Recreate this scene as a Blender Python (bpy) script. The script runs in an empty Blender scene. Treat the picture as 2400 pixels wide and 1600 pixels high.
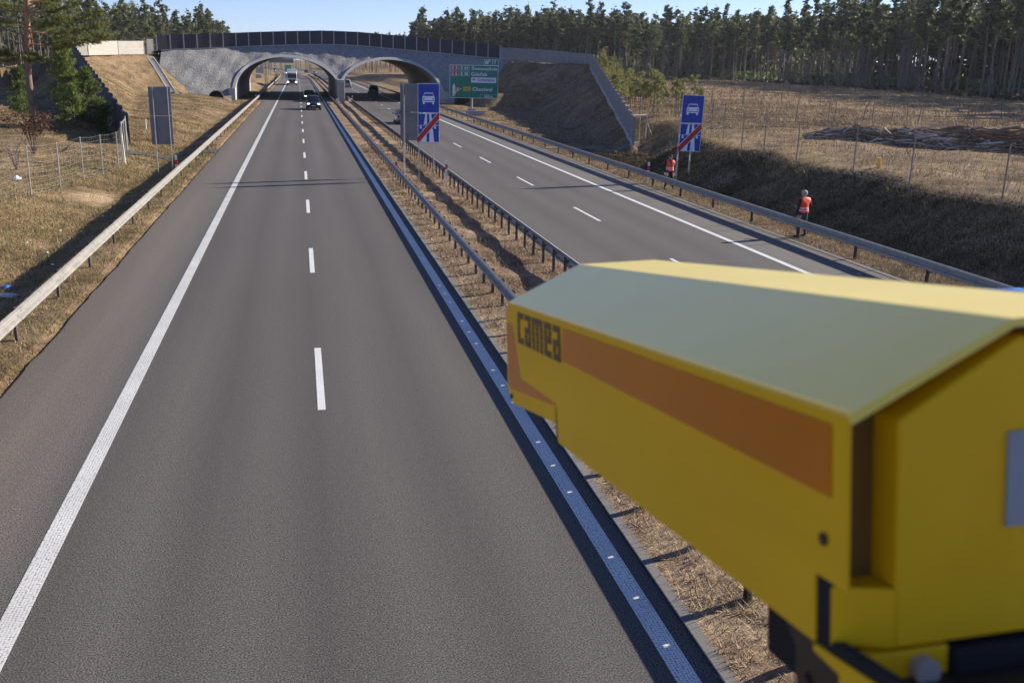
import bpy, bmesh, math, random
import numpy as np
from mathutils import Vector, Matrix

S = bpy.context.scene
COL = S.collection
rad = math.radians
random.seed(7)
RNG = np.random.default_rng(11)

# ------------------------------------------------------------------ camera
CAMP = Vector((-0.2012, 0.0, 6.0306))
F_PX, YAW, PITCH, ROLL = 2277.0, 0.21520, 0.27631, 0.024315
def cam_basis():
    cy, sy, cp, sp = math.cos(YAW), math.sin(YAW), math.cos(PITCH), math.sin(PITCH)
    f = Vector((sy*cp, cy*cp, -sp)); r = Vector((cy, -sy, 0)); u = r.cross(f)
    c, s = math.cos(ROLL), math.sin(ROLL)
    return c*r + s*u, -s*r + c*u, f
cr, cu, cf = cam_basis()
cam = bpy.data.cameras.new('camera')
camo = bpy.data.objects.new('camera', cam); COL.objects.link(camo)
m = Matrix((cr, cu, -cf)).transposed().to_4x4(); m.translation = CAMP
camo.matrix_world = m
cam.sensor_width = 36; cam.lens = F_PX/2400*36
cam.clip_start = 0.05; cam.clip_end = 9000
cam.dof.use_dof = True; cam.dof.focus_distance = 40; cam.dof.aperture_fstop = 9.5
S.camera = camo

# ------------------------------------------------------------------ light
SUN = Vector((2.05, 0.60, 1.0)).normalized()
EL = math.asin(SUN.z); AZ = math.atan2(SUN.x, SUN.y)
W = bpy.data.worlds.new('World'); S.world = W; W.use_nodes = True
wn = W.node_tree.nodes; wl = W.node_tree.links
sky = wn.new('ShaderNodeTexSky'); sky.sky_type = 'NISHITA'; sky.sun_disc = False
sky.sun_elevation = EL; sky.sun_rotation = AZ
sky.air_density = 1.0; sky.dust_density = 1.8; sky.ozone_density = 3.0; sky.altitude = 3000
tint = wn.new('ShaderNodeMix'); tint.data_type = 'RGBA'; tint.blend_type = 'MULTIPLY'; tint.inputs[0].default_value = 1.0
tint.inputs[7].default_value = (1.66, 1.60, 1.95, 1)
wl.new(sky.outputs[0], tint.inputs[6]); wl.new(tint.outputs[2], wn['Background'].inputs['Color'])
wn['Background'].inputs['Strength'].default_value = 0.05
sl = bpy.data.lights.new('sun', 'SUN'); sl.energy = 5.0; sl.angle = rad(0.53); sl.color = (1.0, 0.92, 0.79)
slo = bpy.data.objects.new('sun', sl); COL.objects.link(slo)
slo.rotation_euler = (-SUN).to_track_quat('-Z', 'Y').to_euler()
S.view_settings.view_transform = 'Standard'; S.view_settings.look = 'None'
S.view_settings.exposure = 0.75; S.view_settings.gamma = 1.0
S.view_settings.use_curve_mapping = False

# ------------------------------------------------------------------ helpers
def tag(o, label=None, cat=None, group=None, kind=None):
    if label: o['label'] = label
    if cat: o['category'] = cat
    if group: o['group'] = group
    if kind: o['kind'] = kind
    return o
def empty(name, loc=(0, 0, 0), rz=0.0):
    o = bpy.data.objects.new(name, None); COL.objects.link(o)
    o.location = loc; o.rotation_euler = (0, 0, rz); o.empty_display_size = 0.1
    return o
def copy_tree(o, parent=None):
    c = o.copy(); COL.objects.link(c)
    if parent: c.parent = parent
    for ch in KIDS.get(o.name, []):
        k = copy_tree(ch, c); KIDS.setdefault(c.name, []).append(k)
    return c
KIDS = {}
class MB:
    """collects faces, builds one mesh object"""
    def __init__(s): s.v = []; s.f = []; s.mi = []; s.cur = 0
    def add(s, vs, fs):
        n = len(s.v); s.v.extend([tuple(p) for p in vs])
        for f in fs: s.f.append(tuple(n+i for i in f)); s.mi.append(s.cur)
        return s
    def quad(s, *p): return s.add(p, [tuple(range(len(p)))])
    def box(s, c, d, rz=0.0, M=None):
        x, y, z = d[0]/2, d[1]/2, d[2]/2
        vs = [Vector((a*x, b*y, e*z)) for e in (-1, 1) for b in (-1, 1) for a in (-1, 1)]
        R = M if M is not None else Matrix.Rotation(rz, 3, 'Z')
        vs = [R @ p + Vector(c) for p in vs]
        return s.add(vs, [(0, 2, 3, 1), (4, 5, 7, 6), (0, 1, 5, 4), (2, 6, 7, 3), (0, 4, 6, 2), (1, 3, 7, 5)])
    def beam(s, a, b, w, t, up=(0, 0, 1)):
        a, b = Vector(a), Vector(b); d = (b-a); L = d.length; d.normalize()
        x = d.cross(Vector(up)); x = x.normalized() if x.length > 1e-6 else Vector((1, 0, 0)); z = x.cross(d)
        R = Matrix((x, d, z)).transposed()
        return s.box((a+b)/2, (w, L, t), M=R)
    def tube(s, a, b, r0, r1=None, n=8, cap=True):
        a, b = Vector(a), Vector(b); r1 = r0 if r1 is None else r1
        d = (b-a).normalized(); x = d.orthogonal().normalized(); y = d.cross(x)
        vs = []
        for p, r in ((a, r0), (b, r1)):
            for i in range(n):
                t = 2*math.pi*i/n; vs.append(p + x*(r*math.cos(t)) + y*(r*math.sin(t)))
        fs = [(i, (i+1) % n, n+(i+1) % n, n+i) for i in range(n)]
        if cap: fs += [tuple(range(n))[::-1], tuple(range(n, 2*n))]
        return s.add(vs, fs)
    def path(s, pts, rs, n=8):
        pts = [Vector(p) for p in pts]; k0 = len(s.v); vs = []
        for i, p in enumerate(pts):
            d = (pts[min(i+1, len(pts)-1)] - pts[max(i-1, 0)]).normalized()
            x = d.cross(Vector((0.31, 0.95, 0.05))).normalized(); y = d.cross(x)
            for j in range(n):
                t = 2*math.pi*j/n; vs.append(p + x*(rs[i]*math.cos(t)) + y*(rs[i]*math.sin(t)))
        fs = []
        for i in range(len(pts)-1):
            for j in range(n):
                fs.append((i*n+j, i*n+(j+1) % n, (i+1)*n+(j+1) % n, (i+1)*n+j))
        fs += [tuple(range(n))[::-1], tuple(range((len(pts)-1)*n, len(pts)*n))]
        return s.add(vs, fs)
    def prism(s, poly, o, ex, ey, ez, t):
        """poly in (ex,ey) plane at origin o, extruded t along ez"""
        o, ex, ey, ez = Vector(o), Vector(ex), Vector(ey), Vector(ez); n = len(poly)
        a = [o + ex*p[0] + ey*p[1] for p in poly]; b = [p + ez*t for p in a]
        return s.add(a+b, [tuple(range(n))[::-1], tuple(range(n, 2*n))] + [(i, (i+1) % n, n+(i+1) % n, n+i) for i in range(n)])
    def grid(s, rows):
        nr, nc = len(rows), len(rows[0]); vs = [p for r in rows for p in r]
        return s.add(vs, [(i*nc+j, i*nc+j+1, (i+1)*nc+j+1, (i+1)*nc+j) for i in range(nr-1) for j in range(nc-1)])
    def sphere(s, c, r, sc=(1, 1, 1), nu=10, nv=7):
        rows = []
        for i in range(nv+1):
            t = math.pi*i/nv
            rows.append([(c[0]+r*sc[0]*math.sin(t)*math.cos(2*math.pi*j/nu), c[1]+r*sc[1]*math.sin(t)*math.sin(2*math.pi*j/nu), c[2]-r*sc[2]*math.cos(t)) for j in range(nu+1)])
        return s.grid(rows)
    def build(s, name, mats, parent=None, smooth=False, bevel=0, loc=None):
        me = bpy.data.meshes.new(name); me.from_pydata(s.v, [], s.f)
        mats = mats if isinstance(mats, (list, tuple)) else [mats]
        for mt in mats: me.materials.append(mt)
        if len(mats) > 1: me.polygons.foreach_set('material_index', s.mi)
        if smooth: me.polygons.foreach_set('use_smooth', [True]*len(me.polygons))
        me.update()
        return link(name, me, parent, bevel, loc)
def link(name, me, parent=None, bevel=0, loc=None):
    o = bpy.data.objects.new(name, me); COL.objects.link(o)
    if parent is not None:
        o.parent = parent; KIDS.setdefault(parent.name, []).append(o)
    if loc: o.location = loc
    if bevel:
        b = o.modifiers.new('bevel', 'BEVEL'); b.width = bevel; b.segments = 2; b.limit_method = 'ANGLE'
    return o
def np_mesh(name, v, f, mat, smooth=False):
    me = bpy.data.meshes.new(name); v = np.asarray(v, np.float32); f = np.asarray(f, np.int32)
    n, k = f.shape
    me.vertices.add(len(v)); me.vertices.foreach_set('co', v.ravel())
    me.loops.add(n*k); me.loops.foreach_set('vertex_index', f.ravel())
    me.polygons.add(n); me.polygons.foreach_set('loop_start', np.arange(0, n*k, k, dtype=np.int32))
    try: me.polygons.foreach_set('loop_total', np.full(n, k, np.int32))
    except Exception: pass
    if smooth: me.polygons.foreach_set('use_smooth', np.ones(n, bool))
    me.update(calc_edges=True); me.validate()
    me.materials.append(mat)
    return me

# ------------------------------------------------------------------ materials
class NT:
    def __init__(s, name, rough=0.6, metal=0.0, spec=0.5):
        s.m = bpy.data.materials.new(name); s.m.use_nodes = True
        s.n = s.m.node_tree.nodes; s.l = s.m.node_tree.links; s.b = s.n['Principled BSDF']
        s.b.inputs['Roughness'].default_value = rough; s.b.inputs['Metallic'].default_value = metal
        s.b.inputs['Specular IOR Level'].default_value = spec
        s.pos = s.n.new('ShaderNodeNewGeometry').outputs['Position']
        s.obj = s.n.new('ShaderNodeTexCoord').outputs['Object']
    def scale(s, src, v):
        k = s.n.new('ShaderNodeVectorMath'); k.operation = 'MULTIPLY'; s.l.new(src, k.inputs[0]); k.inputs[1].default_value = v; return k.outputs[0]
    def noise(s, scale, detail=4, rough=0.55, src=None, stretch=None):
        k = s.n.new('ShaderNodeTexNoise'); k.inputs['Scale'].default_value = scale; k.inputs['Detail'].default_value = detail; k.inputs['Roughness'].default_value = rough
        src = src if src is not None else s.pos
        if stretch: src = s.scale(src, stretch)
        s.l.new(src, k.inputs['Vector']); return k.outputs['Fac']
    def ramp(s, fac, stops, interp='LINEAR'):
        k = s.n.new('ShaderNodeValToRGB'); k.color_ramp.interpolation = interp; e = k.color_ramp.elements
        while len(e) < len(stops): e.new(0.5)
        for i, (p, c) in enumerate(stops):
            e[i].position = p; e[i].color = (c[0], c[1], c[2], 1) if not isinstance(c, float) else (c, c, c, 1)
        s.l.new(fac, k.inputs[0]); return k.outputs[0]
    def mix(s, fac, a, b, mode='MIX'):
        k = s.n.new('ShaderNodeMix'); k.data_type = 'RGBA'; k.blend_type = mode
        for sock, val in ((k.inputs[0], fac), (k.inputs[6], a), (k.inputs[7], b)):
            if isinstance(val, (int, float)): sock.default_value = val
            elif isinstance(val, tuple): sock.default_value = (*val, 1)
            else: s.l.new(val, sock)
        return k.outputs[2]
    def math(s, op, a, b=0.0):
        k = s.n.new('ShaderNodeMath'); k.operation = op
        for i, val in enumerate((a, b)):
            if isinstance(val, (int, float)): k.inputs[i].default_value = val
            else: s.l.new(val, k.inputs[i])
        return k.outputs[0]
    def xyz(s, src=None):
        k = s.n.new('ShaderNodeSeparateXYZ'); s.l.new(src if src is not None else s.pos, k.inputs[0]); return k.outputs
    def color(s, c):
        if isinstance(c, tuple): s.b.inputs['Base Color'].default_value = (*c, 1)
        else: s.l.new(c, s.b.inputs['Base Color'])
        return s
    def rough(s, r): s.l.new(r, s.b.inputs['Roughness']); return s
    def bump(s, h, strength=0.5, dist=0.02):
        k = s.n.new('ShaderNodeBump'); k.inputs['Strength'].default_value = strength; k.inputs['Distance'].default_value = dist
        s.l.new(h, k.inputs['Height']); s.l.new(k.outputs[0], s.b.inputs['Normal']); return s
    def emit(s, c, st):
        s.b.inputs['Emission Color'].default_value = (*c, 1); s.b.inputs['Emission Strength'].default_value = st; return s
    def island(s): return s.n.new('ShaderNodeNewGeometry').outputs['Random Per Island']
    def rnd(s): return s.n.new('ShaderNodeObjectInfo').outputs['Random']
def plain(name, c, rough=0.5, metal=0.0, var=0.15, scale=8.0, bump=0.0, spec=0.5, local=True):
    k = NT(name, rough, metal, spec); n = k.noise(scale, 5, 0.6, k.obj if local else None)
    lo = tuple(max(0, x*(1-var)) for x in c); hi = tuple(min(1, x*(1+var)) for x in c)
    k.color(k.ramp(n, [(0.3, lo), (0.7, hi)]))
    if bump: k.bump(n, bump, 0.01)
    return k.m
M = {}
M['galv'] = plain('galvanised_steel', (0.31, 0.295, 0.27), 0.6, 0.0, 0.18, 3.0, 0.0, spec=0.2, local=False)
M['galv_pole'] = plain('galvanised_pole', (0.42, 0.40, 0.365), 0.45, 0.2, 0.15, 4.0)
M['post_steel'] = plain('post_steel', (0.10, 0.085, 0.075), 0.7, 0.2, 0.3, 5.0, local=False)
M['paint'] = None
k = NT('road_paint', 0.55); a = k.noise(60, 3, 0.6); b = k.noise(1.3, 4)
wr = k.noise(22, 5, 0.75); k.color(k.mix(k.ramp(wr, [(0.62, 0.0), (0.70, 0.8)]), k.mix(k.ramp(b, [(0.35, 0.0), (0.75, 0.35)]), k.ramp(a, [(0.35, (0.60, 0.59, 0.56)), (0.6, (0.80, 0.79, 0.76))]), (0.5, 0.49, 0.46)), (0.16, 0.15, 0.14)))
k.bump(a, 0.25, 0.01); M['paint'] = k.m
k = NT('structured_paint', 0.5); v = k.n.new('ShaderNodeTexVoronoi'); v.inputs['Scale'].default_value = 26; v.inputs['Randomness'].default_value = 0.35
k.l.new(k.pos, v.inputs['Vector']); b = k.noise(0.9, 4)
k.color(k.mix(k.ramp(v.outputs['Distance'], [(0.42, 0.0), (0.62, 1.0)]), k.ramp(b, [(0.3, (0.60, 0.59, 0.55)), (0.7, (0.76, 0.75, 0.71))]), (0.28, 0.27, 0.25)))
k.bump(v.outputs['Distance'], -0.35, 0.006) if False else None
M['rib_paint'] = k.m
# asphalt: fine grain, wheel tracks by lateral position
def asphalt(name, tracks, base, warm):
    k = NT(name, 0.82, spec=0.35)
    g = k.noise(48, 2, 0.7); g2 = k.noise(9, 4, 0.6); big = k.noise(0.35, 5, 0.55, None, (1, 0.12, 1)); streak = k.noise(1.5, 4, 0.6, None, (1, 0.03, 1))
    x = k.xyz()[0]
    mp = k.n.new('ShaderNodeMapRange'); k.l.new(x, mp.inputs[0]); mp.inputs[1].default_value = tracks[0][0]; mp.inputs[2].default_value = tracks[-1][0]
    x0, x1 = tracks[0][0], tracks[-1][0]
    tr = k.ramp(mp.outputs[0], [((p-x0)/(x1-x0), c) for p, c in tracks])
    grain = k.ramp(g, [(0.36, (0.38, 0.38, 0.38)), (0.5, (0.95, 0.95, 0.95)), (0.64, (1.75, 1.72, 1.68))])
    c = k.mix(1.0, tr, grain, 'MULTIPLY')
    c = k.mix(1.0, c, k.ramp(streak, [(0.3, (0.93, 0.93, 0.93)), (0.7, (1.06, 1.06, 1.05))]), 'MULTIPLY')
    c = k.mix(1.0, c, k.ramp(big, [(0.3, (0.88, 0.88, 0.89)), (0.7, (1.1, 1.09, 1.06))]), 'MULTIPLY')
    c = k.mix(0.45, c, k.mix(1.0, c, k.ramp(g2, [(0.3, (0.8, 0.8, 0.8)), (0.7, (1.2, 1.2, 1.2))]), 'MULTIPLY'))
    k.color(c); k.bump(g, 0.35, 0.01)
    return k.m
d, l, s_ = (0.088, 0.079, 0.073), (0.110, 0.099, 0.091), (0.150, 0.130, 0.110)
M['asph_l'] = asphalt('asphalt_oncoming', [(-5.8, (0.112, 0.098, 0.084)), (-4.9, s_), (-4.0, (0.128, 0.114, 0.101)), (-3.6, (0.102, 0.092, 0.085)), (-3.2, d), (-2.5, l), (-1.7, d), (-0.9, l), (-0.1, d), (0.9, l), (1.8, d), (2.6, l), (3.3, d), (4.0, d)], d, l)
M['asph_r'] = asphalt('asphalt_outbound', [(7.6, d), (8.9, l), (9.9, d), (10.8, l), (11.7, d), (12.5, l), (13.4, d), (14.3, l), (15.0, d), (15.35, (0.142, 0.129, 0.116)), (16.4, (0.150, 0.135, 0.120)), (17.8, (0.13, 0.116, 0.102))], d, l)
k = NT('pale_concrete', 0.85); a = k.noise(30, 4, 0.65); b = k.noise(1.5, 4, 0.6, None, (1, 0.1, 1))
k.color(k.mix(0.4, k.ramp(a, [(0.3, (0.12, 0.11, 0.10)), (0.7, (0.22, 0.205, 0.185))]), k.ramp(b, [(0.3, (0.11, 0.10, 0.09)), (0.7, (0.23, 0.215, 0.195))])))
M['kerb'] = k.m
# soil / turf under the grass
def turf(name, cols, sand=None, fine=7.0, spread=0.25):
    k = NT(name, 0.95, spec=0.1)
    a = k.noise(spread, 6, 0.62); b = k.noise(fine, 6, 0.72); c = k.noise(0.07, 4, 0.5); e = k.noise(fine*5, 3, 0.7)
    base = k.ramp(a, [(0.30, cols[0]), (0.47, cols[1]), (0.62, cols[2])])
    base = k.mix(1.0, base, k.ramp(b, [(0.28, (0.35, 0.33, 0.30)), (0.5, (0.95, 0.95, 0.95)), (0.72, (1.6, 1.55, 1.45))]), 'MULTIPLY')
    base = k.mix(1.0, base, k.ramp(e, [(0.3, (0.6, 0.6, 0.6)), (0.7, (1.35, 1.33, 1.3))]), 'MULTIPLY')
    base = k.mix(k.ramp(c, [(0.45, 0.0), (0.7, 0.55)]), base, k.mix(1.0, base, cols[3], 'MULTIPLY'))
    pt = k.noise(0.9, 5, 0.65); base = k.mix(1.0, base, k.ramp(pt, [(0.34, (0.58, 0.60, 0.52)), (0.5, (0.95, 0.95, 0.93)), (0.68, (1.18, 1.13, 1.08))]), 'MULTIPLY')
    if sand:
        for (sx, sy, r) in sand:
            q = k.n.new('ShaderNodeVectorMath'); q.operation = 'DISTANCE'; k.l.new(k.scale(k.pos, (1, 0.55, 0)), q.inputs[0]); q.inputs[1].default_value = (sx, sy*0.55, 0)
            w = k.math('ADD', q.outputs['Value'], k.math('MULTIPLY', k.noise(1.6, 4), 1.6))
            base = k.mix(k.ramp(k.math('DIVIDE', w, r+0.8), [(0.75, 1.0), (1.0, 0.0)]), base, k.ramp(b, [(0.3, (0.34, 0.24, 0.14)), (0.7, (0.58, 0.43, 0.27))]))
    k.color(base); k.bump(b, 0.9, 0.12)
    return k.m
M['terrain'] = turf('dry_turf', [(0.155, 0.108, 0.058), (0.27, 0.19, 0.115), (0.37, 0.265, 0.165), (0.74, 0.82, 0.55)], sand=[(-9.3, 46.8, 1.0), (-10.9, 36.5, 0.15), (21.0, 47.5, 0.9)])
M['median'] = turf('median_turf', [(0.20, 0.13, 0.09), (0.34, 0.24, 0.165), (0.50, 0.38, 0.27), (0.85, 0.88, 0.75)], fine=9)
k = NT('gravel', 0.9); v = k.n.new('ShaderNodeTexVoronoi'); v.inputs['Scale'].default_value = 5.5; k.l.new(k.pos, v.inputs['Vector'])
n1 = k.noise(7.0, 4, 0.75); n2 = k.noise(0.25, 5)
c = k.mix(0.55, k.ramp(v.outputs['Color'], [(0.1, (0.10, 0.095, 0.09)), (0.5, (0.26, 0.25, 0.235)), (0.9, (0.44, 0.43, 0.41))]), k.ramp(n1, [(0.3, (0.10, 0.095, 0.09)), (0.7, (0.42, 0.41, 0.39))]))
k.color(k.mix(k.ramp(n2, [(0.55, 0.0), (0.7, 0.6)]), c, (0.17, 0.155, 0.125))); k.bump(k.mix(0.5, v.outputs['Distance'], n1), 0.9, 0.12)
M['gravel'] = k.m
k = NT('cast_concrete', 0.8); n1 = k.noise(1.2, 6, 0.6); n2 = k.noise(0.6, 4, 0.6, None, (1, 1, 0.15))
k.color(k.mix(0.5, k.ramp(n1, [(0.3, (0.36, 0.355, 0.34)), (0.7, (0.50, 0.49, 0.47))]), k.ramp(n2, [(0.3, (0.30, 0.295, 0.285)), (0.7, (0.50, 0.49, 0.47))])))
M['concrete'] = k.m
M['lining'] = plain('tunnel_lining', (0.36, 0.34, 0.31), 0.85, 0, 0.25, 0.5, local=False)
M['black'] = plain('black_void', (0.012, 0.012, 0.013), 0.9)
k = NT('dark_barrier', 0.75); n1 = k.noise(3, 5, 0.6, None, (0.4, 0.4, 3)); k.color(k.ramp(n1, [(0.3, (0.022, 0.021, 0.030)), (0.7, (0.050, 0.047, 0.060))])); M['barrier_dark'] = k.m
k = NT('grey_barrier', 0.8); n1 = k.noise(2.2, 5, 0.65, None, (0.5, 0.5, 4)); k.color(k.ramp(n1, [(0.3, (0.17, 0.165, 0.16)), (0.7, (0.31, 0.30, 0.285))])); k.bump(n1, 0.6, 0.05); M['barrier_grey'] = k.m
k = NT('beige_barrier', 0.8); n1 = k.noise(2.2, 5, 0.65, None, (0.5, 0.5, 4)); k.color(k.ramp(n1, [(0.3, (0.38, 0.345, 0.295)), (0.7, (0.56, 0.52, 0.46))])); k.bump(n1, 0.5, 0.05); M['barrier_beige'] = k.m
M['plinth'] = plain('plinth_concrete', (0.42, 0.41, 0.39), 0.85, 0, 0.15, 1.0, local=False)
M['sign_blue'] = plain('sign_blue', (0.010, 0.045, 0.36), 0.35, 0, 0.08)
M['sign_white'] = plain('sign_white', (0.78, 0.80, 0.84), 0.4, 0, 0.05)
M['sign_red'] = plain('sign_red', (0.48, 0.018, 0.022), 0.4, 0, 0.06)
M['sign_green'] = plain('sign_green', (0.0, 0.21, 0.145), 0.35, 0, 0.06)
M['sign_yellow'] = plain('sign_yellow', (0.85, 0.52, 0.02), 0.4, 0, 0.05)
M['sign_black'] = plain('sign_black', (0.015, 0.015, 0.018), 0.5, 0, 0.05)
M['sign_back'] = plain('sign_back_grey', (0.20, 0.205, 0.215), 0.55, 0.2, 0.12, 2.0)
M['white_plastic'] = plain('white_plastic', (0.8, 0.8, 0.78), 0.45, 0, 0.05)
M['red_film'] = plain('red_film', (0.62, 0.03, 0.03), 0.4, 0, 0.05)
k = NT('pine_bark', 0.9); n1 = k.noise(6, 5, 0.7, k.obj, (1, 1, 0.25)); z = k.xyz(k.obj)[2]
up = k.n.new('ShaderNodeMapRange'); k.l.new(z, up.inputs[0]); up.inputs[1].default_value = 2.0; up.inputs[2].default_value = 9.0
k.color(k.mix(up.outputs[0], k.ramp(n1, [(0.3, (0.09, 0.062, 0.045)), (0.7, (0.26, 0.19, 0.14))]), k.ramp(n1, [(0.3, (0.26, 0.125, 0.06)), (0.7, (0.55, 0.29, 0.145))])))
k.bump(n1, 0.8, 0.05); M['bark'] = k.m
k = NT('grey_bark', 0.9); n1 = k.noise(5, 5, 0.7, k.obj, (1, 1, 0.3)); k.color(k.ramp(n1, [(0.3, (0.10, 0.085, 0.07)), (0.7, (0.27, 0.23, 0.19))])); M['grey_bark'] = k.m
def needles(name, dark, mid, light, trans=0.42):
    k = NT(name, 0.65, spec=0.3); r = k.island(); o = k.rnd()
    c = k.ramp(r, [(0.0, dark), (0.5, mid), (1.0, light)])
    c = k.mix(1.0, c, k.ramp(o, [(0.0, (0.78, 0.82, 0.8)), (1.0, (1.25, 1.2, 1.1))]), 'MULTIPLY'); k.color(c)
    t = k.n.new('ShaderNodeBsdfTranslucent'); k.l.new(c, t.inputs['Color']); mx = k.n.new('ShaderNodeMixShader'); mx.inputs[0].default_value = trans
    k.l.new(k.b.outputs[0], mx.inputs[1]); k.l.new(t.outputs[0], mx.inputs[2]); k.l.new(mx.outputs[0], k.n['Material Output'].inputs['Surface'])
    return k.m
M['needle'] = needles('pine_needles', (0.065, 0.082, 0.040), (0.115, 0.138, 0.066), (0.18, 0.195, 0.095))
M['needle_near'] = needles('near_pine_needles', (0.085, 0.105, 0.026), (0.18, 0.195, 0.055), (0.31, 0.30, 0.10))
M['needle_green'] = needles('young_needles', (0.06, 0.10, 0.022), (0.14, 0.19, 0.05), (0.25, 0.29, 0.085))
M['fence_steel'] = plain('fence_post_steel', (0.24, 0.20, 0.165), 0.6, 0.1, 0.25, 4.0)
M['needle_pale'] = needles('sapling_needles', (0.13, 0.14, 0.045), (0.22, 0.22, 0.08), (0.32, 0.30, 0.14))
M['needle_sunlit'] = needles('painted_sunlit_needles', (0.10, 0.16, 0.06), (0.16, 0.23, 0.09), (0.22, 0.30, 0.13))  # colour raised in place of sunlight that the trees block
M['scrub'] = needles('dry_scrub', (0.05, 0.04, 0.025), (0.10, 0.075, 0.05), (0.16, 0.12, 0.08))
M['brown_leaf'] = needles('brown_leaves', (0.085, 0.035, 0.022), (0.16, 0.07, 0.045), (0.25, 0.13, 0.085))
def bladem(name, cols):
    k = NT(name, 0.8, spec=0.2); r = k.island()
    c = k.ramp(r, [(i/(len(cols)-1), x) for i, x in enumerate(cols)]); n = k.noise(0.3, 4)
    k.color(k.mix(1.0, c, k.ramp(n, [(0.3, (0.7, 0.74, 0.6)), (0.7, (1.2, 1.15, 1.1))]), 'MULTIPLY')); return k.m
M['blade_verge'] = bladem('verge_blades', [(0.11, 0.115, 0.035), (0.29, 0.215, 0.11), (0.16, 0.155, 0.05), (0.44, 0.34, 0.20), (0.33, 0.25, 0.13)])
M['blade_straw'] = bladem('straw_blades', [(0.17, 0.11, 0.075), (0.40, 0.29, 0.20), (0.62, 0.49, 0.35), (0.28, 0.19, 0.13), (0.50, 0.38, 0.26)])
M['blade_field'] = bladem('field_blades', [(0.26, 0.17, 0.115), (0.42, 0.30, 0.205), (0.54, 0.41, 0.29), (0.33, 0.22, 0.15), (0.47, 0.36, 0.23)])
M['blade_slope'] = bladem('slope_blades', [(0.11, 0.10, 0.042), (0.20, 0.145, 0.085), (0.13, 0.10, 0.055), (0.25, 0.185, 0.11), (0.16, 0.125, 0.06)])
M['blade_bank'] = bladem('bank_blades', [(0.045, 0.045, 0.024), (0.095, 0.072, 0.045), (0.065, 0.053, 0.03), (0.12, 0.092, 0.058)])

# ------------------------------------------------------------------ ground, roads
def sh(y):
    t = np.maximum(0, np.asarray(y, float)-300.0)
    return np.where(t < 500, -7e-5*t*t, -17.5-0.07*(t-500))
def shf(y): return float(sh(y))
def sst(x, a, b):
    t = np.clip((x-a)/(b-a), 0, 1); return t*t*(3-2*t)
LB0, LB1 = (-11.3, 69.0, 0.30), (-31.0, 150.0, 6.05)      # stepped barrier west of the road, bottom and top end
RB0, RB1 = (24.3, 71.0, 0.45), (43.0, 147.0, 6.0)
LW, RW = (-22.3, 162.6, 6.4), (33.8, 164.6, 7.0)          # where the wing walls meet the dark wall
def seg_d(X, Y, a, b):
    dx, dy = b[0]-a[0], b[1]-a[1]; t = np.clip(((X-a[0])*dx+(Y-a[1])*dy)/(dx*dx+dy*dy), 0, 1)
    return np.hypot(X-a[0]-t*dx, Y-a[1]-t*dy), t
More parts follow.
